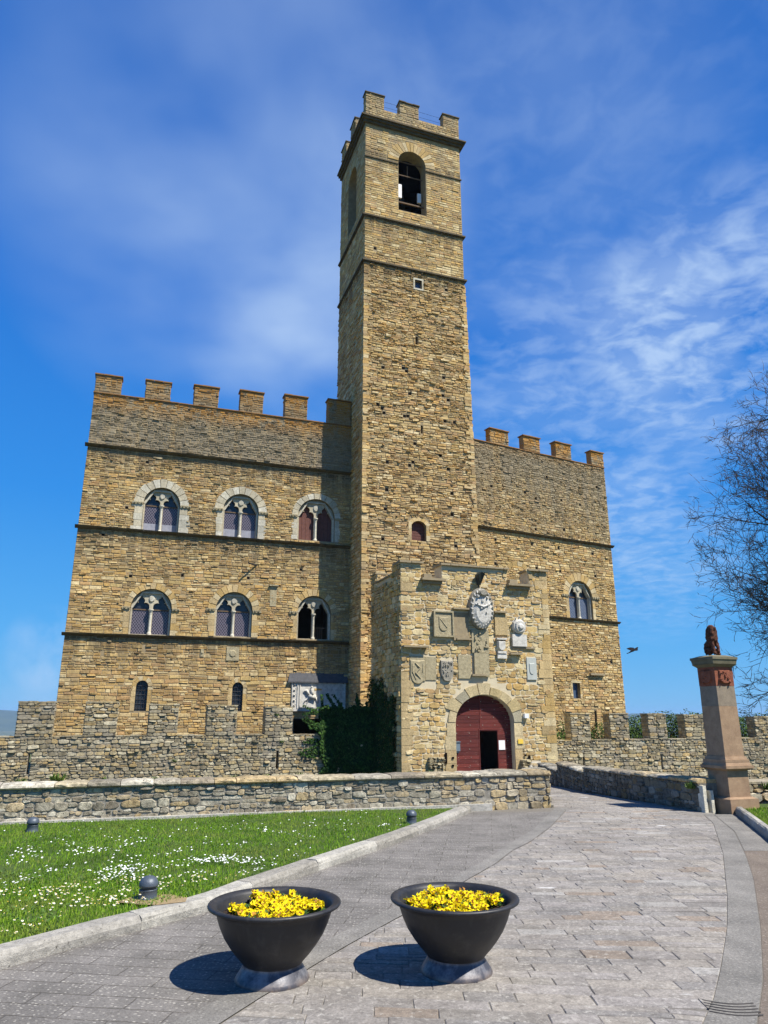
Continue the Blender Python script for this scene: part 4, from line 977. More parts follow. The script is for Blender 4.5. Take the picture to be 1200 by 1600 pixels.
mb.build('quoins', M['gold_dressed'], gh); mb = MB()
z = -1.3
while z < tops[0][2] - .3:
    h_ = R.uniform(.3, .5); L = R.uniform(.3, .7)
    if z < 3.2 or R.random() < .35: mb = MB(); mb.box(FG, gL - .03, gL + L, z, z + h_ - .015, -.3, R.uniform(.03, .055)); mb.build('quoin', M['gold_dressed'], gh)
    z += h_

mb = MB(); R = random.Random(2)
for a, b, z in tops:
    u = a - .1
    while u < b + .08: L = R.uniform(.4, .7); e = min(u + L, b + .12); mb.box(FG, u, e - .01, z + .002, z + .09 + R.uniform(0, .03), -GT - .05, .16 + R.uniform(0, .05)); u += L
for a, b in ((tops[0][1] + .02, tops[1][0] - .02), (tops[1][1] + .02, tops[2][0] - .02)):
    mb.box(FG, a - .05, b + .05, zcren - .14, zcren - .02, -.02, .34); mb.box(FG, a + .05, b - .05, zcren - .3, zcren - .15, -.02, .16)
    mb.box(FG, a + .1, a + .55, zcren, zcren + .22, -.4, .2)
mb.box(FGL, -4.95, -3.95, tops[0][2] + .103, tops[0][2] + .18, -.85, .1); mb.box(FGL, -3.94, -1.31, zcren + .303, zcren + .38, -.85, .1)
mb.build('gatehouse_coping', M['slab'], gh)
mb = MB(); fb = F(*FG.p(0, 0, -4.0)[:2], GA); stones(mb, fb, zcren + .3, tops[0][2] + .1, lambda z: (0, .8), (), (.15, .28), (.9, 2), (.01, .04), 57, det=1); mb.build('flank_end_masonry', M['gate'], gh)
mb = MB()
a, b = tops[1][1], tops[2][0]; voussoirs(mb, FG, (a + b) / 2, (b - a) / 2 - .02, (b - a) / 2 + .22, zcren + .35, 8, .06, R=random.Random(3)); mb.build('small_arch', M['gold_dressed'], gh)
# door
mb = MB(); R = random.Random(13); n = 20
pts = [(dc - da, gb, dc + da)]
M['archstone'] = stone_mat('door_arch_stone', [(.56, .45, .26), (.5, .4, .22), (.36, .32, .22), (.6, .5, .32), (.46, .36, .18)], dark=.35, spot=.3, nscale=8)
voussoirs(mb, FG, dc, da, da + .6, dsp, 9, .07, R=R, vary=.08, oval=.84, a0=-.0, a1=pi); mb.build('door_arch', M['archstone'], gh)
for s_ in (-1, 1): mb = MB(); jambs(mb, FG, dc, da, da + .5, gb, dsp, .04, R, .16, (.4, .7), sides=(s_,)); mb.build('door_jamb', M['gold_dressed'], gh)
wk = gbx(756, 781.8, 1140.5, 1203); wk = (wk[0], wk[1], gb, wk[3])
dd = -.36
mb = MB(); zb_ = gb; rowh = .2; k = 0
uj = FG.P(754.5, 1110)[0]
while zb_ < dtop:
    zt_ = min(zb_ + rowh, dtop); zm = (zb_ + zt_) / 2
    q = 1 - ((max(zm, dsp) - dsp) / (da * .82)) ** 2; hw = da * sqrt(max(q, 0))
    segs = [(dc - hw, min(uj, dc + hw) - .008), (max(uj, dc - hw) + .008, dc + hw)]
    for a, b in segs:
        for (p, r_) in ([(a, b)] if zm > wk[3] else ([(a, min(b, wk[0] - .03)), (max(a, wk[1] + .03), b)] if b > wk[0] and a < wk[1] else [(a, b)])):
            if r_ - p > .05: mb.box(FG, p, r_, zb_ + .004, zt_ - .008, dd - .06, dd + .006 * (k % 2))
    zb_ = zt_; k += 1
door = mb.build('door', M['door'], gh, label='arched red plank door with a small wicket opening')
mb = MB()
mb.box(FG, wk[0] - .05, wk[0], gb, wk[3] + .05, dd - .08, dd + .02); mb.box(FG, wk[1], wk[1] + .05, gb, wk[3] + .05, dd - .08, dd + .02); mb.box(FG, wk[0] - .05, wk[1] + .05, wk[3], wk[3] + .05, dd - .081, dd + .021)
mb.box(FG, uj - .03, uj + .03, wk[3] + .06, dtop - .05, dd, dd + .02)
mb.build('wicket_frame', M['door'], gh)
mb = MB()
for rz in range(9):
    for rx in range(5):
        z = gb + .3 + rz * .4; u = dc - da + .25 + rx * (2 * da - .5) / 4 + .07 * ((rz % 2) - .5)
        if u > wk[0] - .05 and u < wk[1] + .05 and z < wk[3] + .1: continue
        if z > dsp and ((u - dc) / da) ** 2 + ((z - dsp) / (da * .82)) ** 2 > .8: continue
        mb.box(FG, u - .02, u + .02, z - .02, z + .02, dd + .005, dd + .025)
mb.build('door_studs', M['relief_grey'], gh)
a = gbx(784.5, 793.5, 1157, 1172); mb = MB(); mb.box(FG, *a, dd + .005, dd + .03); o = mb.build('notice', M['paper'], gh, label='white paper notice on the red door')
a = gbx(713.5, 721.5, 1160, 1174); mb = MB(); mb.box(FG, *a, dd, dd + .16); mb.box(FG, a[0] - .02, a[1] + .02, a[3], a[3] + .04, dd, dd + .2); mb.box(FG, a[0] + .04, a[1] - .04, a[2] - .1, a[2], dd, dd + .1); mb.build('letter_box', M['bluebox'], gh)
a = gbx(817, 823, 1115, 1122); mb = MB(); mb.box(FG, *a, 0, .22); mb.build('alarm_box', M['whitecloth'], gh)
a = gbx(808.5, 816, 1155, 1162); mb = MB(); mb.box(FG, *a, .0, .1); mb.build('plaque', M['yellowsign'], gh, label='small yellow plaque right of the door')
mb = MB()
for x, y0, y1 in ((696, 1176, 1193), (826, 1180, 1195)): a = gbx(x - 1.5, x + 1.5, y0, y1); mb.box(FG, *a, .06, .095)
for x, y in ((707, 1184), (707, 1196), (820, 1180)): a = gbx(x - 1.6, x + 1.6, y - 1.6, y + 1.6); mb.box(FG, *a, .06, .093)
mb.build('wall_slot', M['hole'], gh)
mb = MB(); R = random.Random(21)
for x0, x1, y0, y1 in ((812, 828, 1184, 1196), (668, 692, 1182, 1196)):
    mb = MB(); a = gbx(x0, x1, y0, y1); stones(mb, FG.at(0, .1), a[2] - .3, a[3], lambda z: (a[0], a[1]), (), (.12, .2), (1, 2), (.1, .25), 3, det=1, base=-.1)
    mb.build('stone_bench', M['relief'], gh)

# ---- coats of arms and reliefs
def shield_pts(c, z, w_, h_, n=8):
    p = [(c - w_, z + h_), (c, z + h_ * .93), (c + w_, z + h_)]
    p += [(c + w_ * cos(q) ** .8 if q < pi / 2 - .01 else c, z - h_ * sin(q)) for q in [pi / 2 * k / n for k in range(1, n + 1)]]
    l = [(2 * c - x, y) for x, y in p[3:-1]][::-1]; return p + l
def plate(mb, pts, d0, d1, ins=.93):
    cx = sum(p[0] for p in pts) / len(pts); cz = sum(p[1] for p in pts) / len(pts)
    mb.prism([FG.p(u, z, d0) for u, z in pts], [FG.p(cx + (u - cx) * ins, cz + (z - cz) * ins, d1) for u, z in pts])
def ell(c, z, rx, rz, n=24, q0=0): return [(c + rx * cos(2 * pi * k / n + q0), z + rz * sin(2 * pi * k / n + q0)) for k in range(n)]
# framed square panel
b = gbx(676, 706, 956, 995); mb = MB(); mb.box(FG, *b, -.01, .17); e = .08
for q in ((b[0], b[1], b[2], b[2] + e), (b[0], b[1], b[3] - e, b[3]), (b[0], b[0] + e, b[2] + e, b[3] - e), (b[1] - e, b[1], b[2] + e, b[3] - e)): mb.box(FG, *q, .171, .24)
cu, cz = (b[0] + b[1]) / 2, (b[2] + b[3]) / 2
plate(mb, shield_pts(cu, cz, .28, .38), .171, .21); mb.tube([FG.p(cu - .2, cz + .25, .2), FG.p(cu + .18, cz - .2, .21)], [.035, .03], 6)
mb.build('coat_of_arms', M['relief'], gh, label='framed square stone panel with shield')
M['crest'] = mottled('weathered_crest_stone', (.3, .28, .24), (.66, .63, .56), 9, bump=.6, dist=.02, lo=.35, hi=.6)
# great oval crest
b = gbx(731.5, 767, 920, 984); cu, cz, rx, rz = (b[0] + b[1]) / 2, (b[2] + b[3]) / 2, (b[1] - b[0]) / 2, (b[3] - b[2]) / 2
mb = MB(); plate(mb, ell(cu, cz, rx, rz), -.01, .30, .95); o = mb.build('coat_of_arms', M['relief_grey'], gh, label='large oval crest of pale stone above the door')
mb = MB(); plate(mb, ell(cu + .02, cz - rz * .12, rx * .82, rz * .8), .30, .40, .7)
for k in range(22):
    q = 2 * pi * k / 22; mb.tube([FG.p(cu + rx * .9 * cos(q), cz + rz * .9 * sin(q), .28), FG.p(cu + rx * .8 * cos(q + .12), cz + rz * .8 * sin(q + .12), .4)], [.05, .035], 6)
for k, (x, z, r_) in enumerate(((-.25, .55, .1), (.28, .5, .1), (0, .35, .13), (-.3, .2, .08), (.3, .15, .08), (.1, .62, .1), (-.1, .0, .1), (.2, -.2, .07))):
    plate(mb, ell(cu + x * rx * 1.4, cz + z * rz, r_, r_ * 1.1, 8), .3, .47, .5)
mb.tube([FG.p(cu - rx * .6, cz + rz * .18, .38), FG.p(cu, cz + rz * .05, .44), FG.p(cu + rx * .6, cz + rz * .2, .38)], [.05, .07, .05], 6)
mb.build('crest_carving', M['crest'], gh)
mb = MB(); plate(mb, ell(cu + .05, cz + rz * .72, rx * .45, rz * .2, 10), .3, .52, .6); mb.build('crest_figure', M['relief_grey'], gh)
# round white shield with square white tablet
b = gbx(799, 820, 967, 992); cu, cz = (b[0] + b[1]) / 2, (b[2] + b[3]) / 2; r_ = (b[1] - b[0]) / 2
mb = MB(); plate(mb, ell(cu, cz, r_, (b[3] - b[2]) / 2, 16), -.01, .2, .85); plate(mb, ell(cu, cz, r_ * .75, r_ * .85, 16), .2, .3, .8); plate(mb, ell(cu, cz - .03, r_ * .45, r_ * .45, 12), .3, .38, .5)
for k in range(5): q = pi * (.15 + .7 * k / 4); mb.tube([FG.p(cu + r_ * .9 * cos(q), cz + r_ * sin(q), .12), FG.p(cu + r_ * 1.05 * cos(q), cz + r_ * 1.25 * sin(q), .2)], [.06, .03], 6)
b2 = gbx(799.5, 820.5, 991.5, 1010); mb.box(FG, b2[0], b2[1], b2[2], b2[3] - .02, -.01, .16)
mb.build('coat_of_arms', M['marble'], gh, label='round white marble shield above a square tablet')
b = gbx(776, 789, 1001, 1029); cu = (b[0] + b[1]) / 2; mb = MB(); mb.box(FG, b[0], b[1], b[2], b[2] + .25, -.01, .14); mb.box(FG, b[0] + .02, b[1] - .02, b[2] + .27, b[2] + .4, -.01, .18)
plate(mb, shield_pts(cu, (b[2] + b[3]) / 2 + .22, (b[1] - b[0]) / 2 - .02, .3), -.01, .2, .75); mb.box(FG, b[0] - .03, b[1] + .03, b[3] + .03, b[3] + .12, -.01, .2)
mb.build('coat_of_arms', M['marble'], gh, label='small white marble shield with narrow tablets')
# rough shield
b = gbx(687.5, 707.5, 1031, 1065); cu, cz = (b[0] + b[1]) / 2, (b[2] + b[3]) / 2; mb = MB(); R = random.Random(5)
plate(mb, shield_pts(cu, cz, (b[1] - b[0]) / 2, (b[3] - b[2]) / 2), -.01, .14, .9)
for k in range(26): x = cu + R.uniform(-.26, .26); z = cz + R.uniform(-.35, .45); plate(mb, ell(x, z, R.uniform(.03, .08), R.uniform(.03, .1), 6, R.uniform(0, 1)), .13, R.uniform(.16, .21), .5)
mb.build('coat_of_arms', M['relief_grey'], gh, label='worn grey stone shield left of the door arch')
# faint wide heraldic slab
b = gbx(640, 681, 1026, 1073); mb = MB(); um = b[0] + (b[1] - b[0]) * .58; mb.box(FG, b[0] + .01, um - .01, b[2] + .3, b[3], -.01, .05); mb.box(FG, um + .01, b[1] - .01, b[2] + .35, b[3] - .02, -.01, .04)
cu = (b[0] + um) / 2; cz = b[2] + (b[3] - b[2]) * .55; plate(mb, shield_pts(cu, cz - .1, .42, .62), .05, .09, .92)
mb.tube([FG.p(cu - .15, cz + .35, .09), FG.p(cu + .12, cz + .1, .1), FG.p(cu - .12, cz - .15, .1), FG.p(cu + .15, cz - .45, .09)], [.04, .05, .05, .03], 6)
mb.tube([FG.p(cu - .3, cz + .3, .09), FG.p(cu - .3, cz - .1, .1), FG.p(cu - .1, cz - .5, .09)], [.03] * 3, 6); mb.tube([FG.p(cu + .3, cz + .3, .09), FG.p(cu + .28, cz - .1, .1)], [.03] * 2, 6)
mb.build('coat_of_arms', M['relief'], gh, label='wide pale slab with a shield in low relief')
b = gbx(716, 735, 1024, 1060); mb = MB(); mb.box(FG, *b, -.01, .06); mb.build('blank_tablet', M['relief'], gh)
b = gbx(823.5, 836.5, 1028, 1062); mb = MB(); mb.box(FG, *b, -.01, .07); plate(mb, shield_pts((b[0] + b[1]) / 2, (b[2] + b[3]) / 2, .16, .3), .07, .1); mb.build('coat_of_arms', M['relief_blue'], gh, label='narrow bluish grey stone tablet right of the door arch')
b = gbx(738, 762, 985, 1057); mb = MB(); m_ = b[2] + (b[3] - b[2]) * .5; mb.box(FG, b[0] + .1, b[1] - .05, b[2], m_ - .01, -.01, .13); mb.box(FG, b[0], b[1], m_ + .01, b[3], -.01, .1)
R = random.Random(8)
for k in range(20): plate(mb, ell(R.uniform(b[0] + .15, b[1] - .1), R.uniform(m_ + .1, b[3] - .1), R.uniform(.05, .12), R.uniform(.05, .14), 6, R.random()), .09, R.uniform(.13, .2), .6)
mb.build('carved_pilaster', M['relief'], gh)
b = gbx(708, 731, 958, 1000); mb = MB(); mb.box(FG, *b, -.01, .04); mb.box(FG, b[0], b[1], b[2] - .02, b[2] + .25, .041, .12); mb.build('blank_tablet', M['slab'], gh)
b = gbx(773, 791, 962, 992); mb = MB(); mb.box(FG, *b, -.01, .09); mb.build('blank_tablet', M['gold_dressed'], gh)
for x0, x1, y0, y1, d in ((628, 666, 1010, 1015, .32), (706, 731, 951, 955, .25), (770, 790, 956, 959, .22), (712, 735, 998, 1002, .2), (736, 758, 1054, 1057, .2), (795, 813, 1021, 1025, .25), (800, 835, 1012, 1015, .1)):
    a = gbx(x0, x1, y0, y1); mb = MB(); mb.box(FG, a[0], a[1], a[3] - .09, a[3], -.01, d); mb.build('projecting_slab', M['slab'], gh)
# lantern-like bronze hood over the crest
b = gbx(740, 753, 895, 914); cu = (b[0] + b[1]) / 2; mb = MB()
mb.prism([FG.p(cu - .12, b[2], .08), FG.p(cu + .12, b[2], .08), FG.p(cu + .22, b[3] - .1, .12), FG.p(cu, b[3], .1), FG.p(cu - .24, b[3] - .2, .12)], [FG.p(cu - .05, b[2] + .02, .2), FG.p(cu + .06, b[2] + .02, .2), FG.p(cu + .2, b[3] - .15, .5), FG.p(cu, b[3] - .05, .5), FG.p(cu - .2, b[3] - .2, .5)])
mb.tube([FG.p(cu, b[2] + .1, .05), FG.p(cu - .02, b[2] - .25, .12)], [.04, .02], 6)
mb.build('bronze_lantern', M['darkmetal'], gh)

mb = MB(); mb.box(FG, dc - da - .6, dc + da + .6, dtop + .25, dtop + .5, -4.4, -1.02); mb.box(FG, dc - da - .6, dc - da - .3, -2, dtop + .25, -4.4, -1.02); mb.box(FG, dc + da + .3, dc + da + .6, -2, dtop + .25, -4.4, -1.02)
mb.box(FG, dc - da - .3, dc + da + .3, -2, dtop + .25, -4.4, -4.2); mb.box(FG, dc - da - .3, dc + da + .3, -2, gb - .02, -4.2, -.5)
mb.build('added_dark_box', M['interior'], gh)  # roofed box added behind the door to keep the wicket dark
# ================================================================= OUTER CRENELLATED WALLS
def curtain(name, fr, u0, u1, ztop, mers, label, seed, cores, slitu, flip=False, th=.62):
    base = fr.p((u0 + u1) / 2, -1.12, 0); t = thing(name, base, label, 'wall')
    mb = MB(); hs_ = [rect(u - .06, u + .06, z - .45, z + .45) for u, z in slitu]
    panel(mb, fr, rect(u0, u1, -2.4, ztop), hs_, 0, -th); mb.build('wall_core', M['mortar_grey'], t)
    mb = MB(); stones(mb, fr, -2.3, ztop, lambda z: (u0, u1), [Hole('rect', a[0][0], a[1][0], a[0][1], a[2][1]) for a in hs_], (.12, .25), (1.1, 2.8), (.015, .07), seed, det=1, split=.3, wav=.1, gap=.014, jit=.02)
    mb.build('wall_masonry', M['curtain'], t)
    mb = MB(); R = random.Random(seed); u = u0
    gaps = []
    prev = u0
    for a, b, z in mers + [(u1, u1, 0)]:
        if a > prev: gaps.append((prev, a))
        prev = b
    for a, b in gaps:
        u = a
        while u < b - .02: L = min(R.uniform(.25, .5), b - u); mb.box(fr, u, u + L - .01, ztop + .002, ztop + R.uniform(.03, .075), -th - .02, .03 + R.uniform(0, .05)); u += L
    mb.build('wall_coping', M['curtain'], t)
    for i, (a, b, z) in enumerate(mers):
        merlon(fr, a, b, ztop, z, th, 'curtain', 'mortar_grey', t, seed + 11 * i, det=1, cap=False, h=(.11, .22), prot=(.02, .07))
        m3 = MB(); u = a - .03
        while u < b: L = R.uniform(.2, .45); m3.box(fr, u, min(u + L, b + .04) - .01, z + .003, z + R.uniform(.04, .09), -th - .03, .04 + R.uniform(0, .03)); u += L
        m3.build('merlon_coping', M['curtain'], t)
    return t
FC = back(3.9)
zct = FC.P(150, 1151)[1]
ms = []
for x0, x1, y in ((-75, -25, 1098), (26, 84, 1098), (132, 183, 1098), (232, 278, 1102), (323, 370, 1103), (414, 457, 1106)):
    ms.append((FC.P(x0, 1125)[0], FC.P(x1, 1125)[0], FC.P((x0 + x1) / 2, y)[1]))
sl_ = [FC.P(45, 1194), FC.P(433, 1187)]
curtain('curtain_wall', FC, FC.P(-90, 1120)[0], -.01, zct, ms, 'weathered grey battlemented outer wall left of the gatehouse', 61, 0, sl_)
FCR = FG.at(gR, -2.2, 0)
zcr = FCR.P(930, 1157)[1]
ms = []
for x0, x1, y in ((892, 922, 1116), (953, 982, 1116), (1013, 1041, 1116.5), (1070, 1101, 1118), (1124, 1149, 1119), (1179, 1207, 1121)):
    ms.append((FCR.P(x0, 1135)[0], FCR.P(x1, 1135)[0], FCR.P((x0 + x1) / 2, y)[1]))
sl_ = [FCR.P(912, 1189), FCR.P(1034, 1190)]
curtain('curtain_wall', FCR, .01, FCR.P(1270, 1150)[0], zcr, ms, 'grey battlemented outer wall running right from the gatehouse', 62, 0, sl_)

# ================================================================= LOW PARAPET WALLS
def coping(mb, fr, u0, u1, z, seed, d0, d1, hh=.085, L0=.45, L1=1.05, zf=None):
    R = random.Random(seed); u = u0
    while u < u1 - .02:
        L = R.uniform(L0, L1)
        if u1 - u - L < .3: L = u1 - u
        n = 5; j = R.uniform(-.008, .008); k0 = len(mb.v); e = .02; m = 9
        for i in range(n + 1):
            uu = u + .005 + (L - .01) * i / n; zz = z if zf is None else zf(uu); q = lambda: R.uniform(-.011, .011); g = .012 if i in (0, n) else 0
            prof = [(d0, zz + .001), (d0 - .01 + q(), zz + hh * .3), (d0 + q(), zz + hh * .75 - g), (d0 + .035, zz + hh + j + q() * .5 - g), (d0 * .4 + d1 * .6, zz + hh + .012 + j + q() - g), (d1 - .035, zz + hh + j + q() * .6 - g), (d1 + q(), zz + hh * .7 + j - g), (d1 + .008 + q(), zz + hh * .3), (d1 - .02, zz + .001)]
            mb.v += [tuple(fr.p(uu, h_, d)) for d, h_ in prof]
        for i in range(n):
            for s_ in range(m - 1): a = k0 + i * m + s_; mb.f.append((a, a + m, a + m + 1, a + 1))
        mb.f.append(tuple(k0 + s_ for s_ in range(m))); mb.f.append(tuple(k0 + n * m + s_ for s_ in range(m))[::-1])
        u += L
LT = .40
M['lowend'] = stone_mat('golden_parapet_stone', [(.44, .34, .19), (.36, .29, .18), (.5, .43, .3), (.33, .3, .23), (.42, .38, .3), (.48, .36, .18)], nscale=8, dark=.6, spot=.6)
M['mortar_lw'] = mottled('lichened_mortar', (.1, .09, .07), (.4, .37, .31), 14)
ztl = LWF.P(100, 1211)[1]; ztr = LWF.P(850, 1203)[1]; zl_ = lambda u: ztl + (ztr - ztl) * max(0, u) / LWL
print('low wall', LWL, ztl, ztr)
lw = thing('parapet_wall', LWF.p(LWL / 2, 0, -.2), 'low grey stone parapet wall with rounded coping behind the lawn', 'wall')
zc_ = min(ztl, ztr) - .1
mb = MB(); mb.box(LWF, -9, LWL - .05, -.6, zc_, -LT, 0); mb.build('wall_core', M['mortar_lw'], lw)
mb = MB()
stones(mb, LWF, -.02, zc_, lambda z: (-7.5, LWL - 1.3 - .2 * sin(z * 40)), (), (.055, .14), (1.0, 2.8), (.004, .024), 71, det=1, split=.4, wav=.06, gap=.006, jit=.014)
mb.build('wall_masonry', M['low'], lw)
mb = MB(); coping(mb, LWF, -9, LWL + .03, zc_, 5, -LT - .04, .05, .085, L0=.3, L1=.75, zf=lambda u: zc_ + .0); mb.build('coping', M['low'], lw)
# the wall turns and follows the way to the gate
E0 = LWF.p(LWL, 0, 0)
def vwall(name, p0, p1, th, ztopf, label, mat, core, seed, zb, det=1, h=(.1, .2), parent=None, side=1):
    pass
P1 = Vector((4.3, 37.6, 0))
d_ = (Vector((3.6, 24, 0)) - Vector((E0.x, E0.y, 0)))
FW = F(E0.x, E0.y, math.degrees(atan2(d_.y, d_.x)))             # outward normal points right, to the path
n_ = 20; Ltot = d_.length
mb = MB(); mc = MB(); mm = MB()
for i in range(n_):
    a, b = Ltot * i / n_, Ltot * (i + 1) / n_; p = FW.p((a + b) / 2, 0, 0); zt = zc_ + gz(p.x, p.y) - .22 * min(1, i / 4)
    mb.box(FW, a + (.02 if i == 0 else 0), b, -2.3, zt, -LT, -.01)
    stones(mm, FW, zt - .75, zt, lambda z: (a, b), (), (.1, .2), (1, 2.4), (.01, .04), 80 + i, det=1)
    coping(mc, FW, a, b, zt, 30 + i, -LT - .05, .05, .1) if i else coping(mc, FW, .42, b, zt, 30, -LT - .05, .05, .1)
mb.build('return_core', M['mortar_low'], lw); mm.build('return_masonry', M['low'], lw); mc.build('return_coping', M['low'], lw)
mb = MB(); stones(mb, LWF, -.02, zc_, lambda z: (LWL - 1.3 - .2 * sin(z * 40), LWL + .015), (), (.08, .15), (1.0, 2.4), (.006, .03), 75, det=1, gap=.006); mb.build('end_masonry', M['lowend'], lw)
# parapet on the right of the way, its face to the path in shade
rp = thing('parapet_wall', (4.9, 18, -.3), 'low dark shaded parapet wall on the right side of the path to the gate', 'wall')
pts = [Vector((5.50, 13.25, 0)), Vector((4.95, 15.1, 0)), Vector((4.55, 17.2, 0)), Vector((4.9, 24, 0)), Vector((6.0, 31, 0)), Vector((7.6, 38.6, 0))]
mb = MB(); mm = MB(); mc = MB()
for i, (a, b) in enumerate(zip(pts, pts[1:])):
    d = b - a; fr = F(b.x, b.y, math.degrees(atan2(-d.y, -d.x))); L = d.length; n = max(1, int(L / 2.4))
    for k in range(n):
        u0, u1 = L * k / n, L * (k + 1) / n; p = fr.p((u0 + u1) / 2, 0, 0); zt = .47 + gz(p.x, p.y) * 1.0
        mb.box(fr, u0, u1, -2.2, zt, -.38, 0)
        stones(mm, fr, zt - .55, zt, lambda z: (u0, u1), (), (.07, .15), (1, 2.4), (.008, .03), 90 + i * 9 + k, det=1, gap=.006, jit=.008)
        coping(mc, fr, u0, u1, zt, 60 + i * 9 + k, -.42, .04, .07, L0=.35, L1=.8)
mb.build('wall_core', M['mortar_low'], rp); mm.build('wall_masonry', M['lowshade'], rp); mc.build('coping', M['low'], rp)
mb = MB(); e = pts[0]; fe = F(e.x, e.y, GA); mb.box(fe, -.01, .06, -.2, .44, -.05, .08); mb.box(fe, .13, .19, -.2, .36, .0, .1); mb.build('end_post', M['pale'], rp)
# rough retaining wall behind the column, right edge
rw_ = thing('retaining_wall', (7.0, 14.6, 0), 'rough pale rubble wall behind the column at the right edge', 'wall')
fw = F(5.7, 14.2, 12); mb = MB(); mb.box(fw, 0, 6, -.5, .35, -.5, -.01); mb.build('wall_core', M['mortar_grey'], rw_)
mb = MB(); stones(mb, fw, -.1, .36, lambda z: (0, 6), (), (.1, .2), (.9, 1.8), (.03, .12), 98, det=1); mb.build('wall_masonry', M['curtain'], rw_)
mb = MB(); mb.box(fw, 0, 6, .362, .40, -.55, .04); mb.build('wall_top', M['curtain'], rw_)

# ================================================================= COLUMN WITH THE SEATED LION
M['redstone'] = mottled('red_sandstone', (.16, .05, .028), (.34, .12, .065), 9, bump=.6, dist=.02)
M['column'] = mottled('brown_sandstone', (.22, .14, .085), (.4, .27, .165), 7, bump=.35)
M['column2'] = mottled('grey_brown_sandstone', (.17, .135, .1), (.3, .24, .17), 9, bump=.35)
M['cap'] = mottled('mossy_cap_stone', (.1, .09, .055), (.22, .19, .12), 6)
M['lion'] = mottled('dark_red_sandstone', (.035, .016, .012), (.2, .075, .04), 12, bump=.8, dist=.03)
ce = gnd(1144, 1273); FP = F(ce.x, ce.y, GA)                      # corner edge nearest the camera: u=0
def pz(y, px=1130): return FP.P(px, y)[1]
col = thing('column', FP.p(.3, 0, -.3), 'tall square brown sandstone column with a red seated lion on top, right of the path', 'column')
def blk(mb, w0, z0, z1, w1=None, ch=.0):
    """square block centred on the shaft axis, half widths w0 (bottom) and w1 (top)"""
    w1 = w0 if w1 is None else w1; c = .31
    a = [FP.p(c + x * w0, z0, -c + y * w0) for x, y in ((-1, 1), (1, 1), (1, -1), (-1, -1))]; b = [FP.p(c + x * w1, z1, -c + y * w1) for x, y in ((-1, 1), (1, 1), (1, -1), (-1, -1))]
    mb.prism(a, b)
zb0 = -.05; Z = dict(pl=pz(1250, 1140), die=pz(1205, 1136), mo=pz(1183, 1133), mid=pz(1103, 1122), red=pz(1071, 1118), rt=pz(1041, 1114), ct=pz(1025, 1112))
print('column', Z)
mb = MB(); blk(mb, .31, zb0, Z['pl']); blk(mb, .295, Z['pl'] + .001, Z['pl'] + .03, .245); mb.build('plinth', M['column'], col)
mb = MB(); blk(mb, .228, Z['pl'] + .031, Z['die']); mb.build('pedestal', M['column'], col)
mb = MB(); t = Z['mo'] - Z['die']; blk(mb, .25, Z['die'] + .001, Z['die'] + t * .15, .3); blk(mb, .305, Z['die'] + t * .151, Z['die'] + t * .35); blk(mb, .28, Z['die'] + t * .351, Z['die'] + t * .6, .26); blk(mb, .265, Z['die'] + t * .601, Z['die'] + t * .78); blk(mb, .245, Z['die'] + t * .781, Z['mo'], .23); mb.build('moulding', M['column'], col)
mb = MB(); blk(mb, .212, Z['mo'] + .001, Z['mid'], .206); mb.build('shaft', M['column'], col)
mb = MB(); blk(mb, .207, Z['mid'] + .002, Z['red'], .203); mb.build('shaft', M['column2'], col)
mb = MB(); blk(mb, .206, Z['red'] + .002, Z['rt'], .207)
R = random.Random(3); hz = Z['rt'] - Z['red']
for d_k in (0, 1):
    fr = FP.at(.31 - .206, -.31 + .206) if d_k == 0 else F(*FP.p(.31 - .206, 0, -.31 - .206)[:2], GA - 90)
    c = .206
    pts_ = shield_pts(c, Z['red'] + hz * .48, .13, hz * .36)
    cx = c; cz2 = Z['red'] + hz * .48
    a = [fr.p(u, z, .0) for u, z in pts_]; b = [fr.p(cx + (u - cx) * .9, cz2 + (z - cz2) * .9, .03) for u, z in pts_]; mb.prism(a, b)
    for k in range(14 if d_k == 0 else 3):
        q = R.uniform(0, 2 * pi); r_ = R.uniform(.0, .15); x, z = c + r_ * cos(q), cz2 + r_ * .8 * sin(q); s_ = R.uniform(.015, .04)
        mb.prism([fr.p(x + s_ * cos(k2), z + s_ * sin(k2), .0) for k2 in (0, 1.2, 2.5, 3.8, 5)], [fr.p(x + s_ * .5 * cos(k2), z + s_ * .5 * sin(k2), R.uniform(.04, .06)) for k2 in (0, 1.2, 2.5, 3.8, 5)])
    if d_k == 1: mb.tube([fr.p(c + .17 * cos(k * pi / 8), Z['red'] + .05 + .25 * sin(k * pi / 8), .0) for k in range(9)], [.012] * 9, 5)
mb.build('crest_block', M['redstone'], col)
mb = MB(); t = Z['ct'] - Z['rt']; blk(mb, .21, Z['rt'] + .001, Z['rt'] + t * .3, .27); blk(mb, .26, Z['rt'] + t * .301, Z['rt'] + t * .75, .275); blk(mb, .285, Z['rt'] + t * .751, Z['ct']); blk(mb, .26, Z['ct'] + .001, Z['ct'] + .035, .16); mb.build('capital', M['cap'], col)
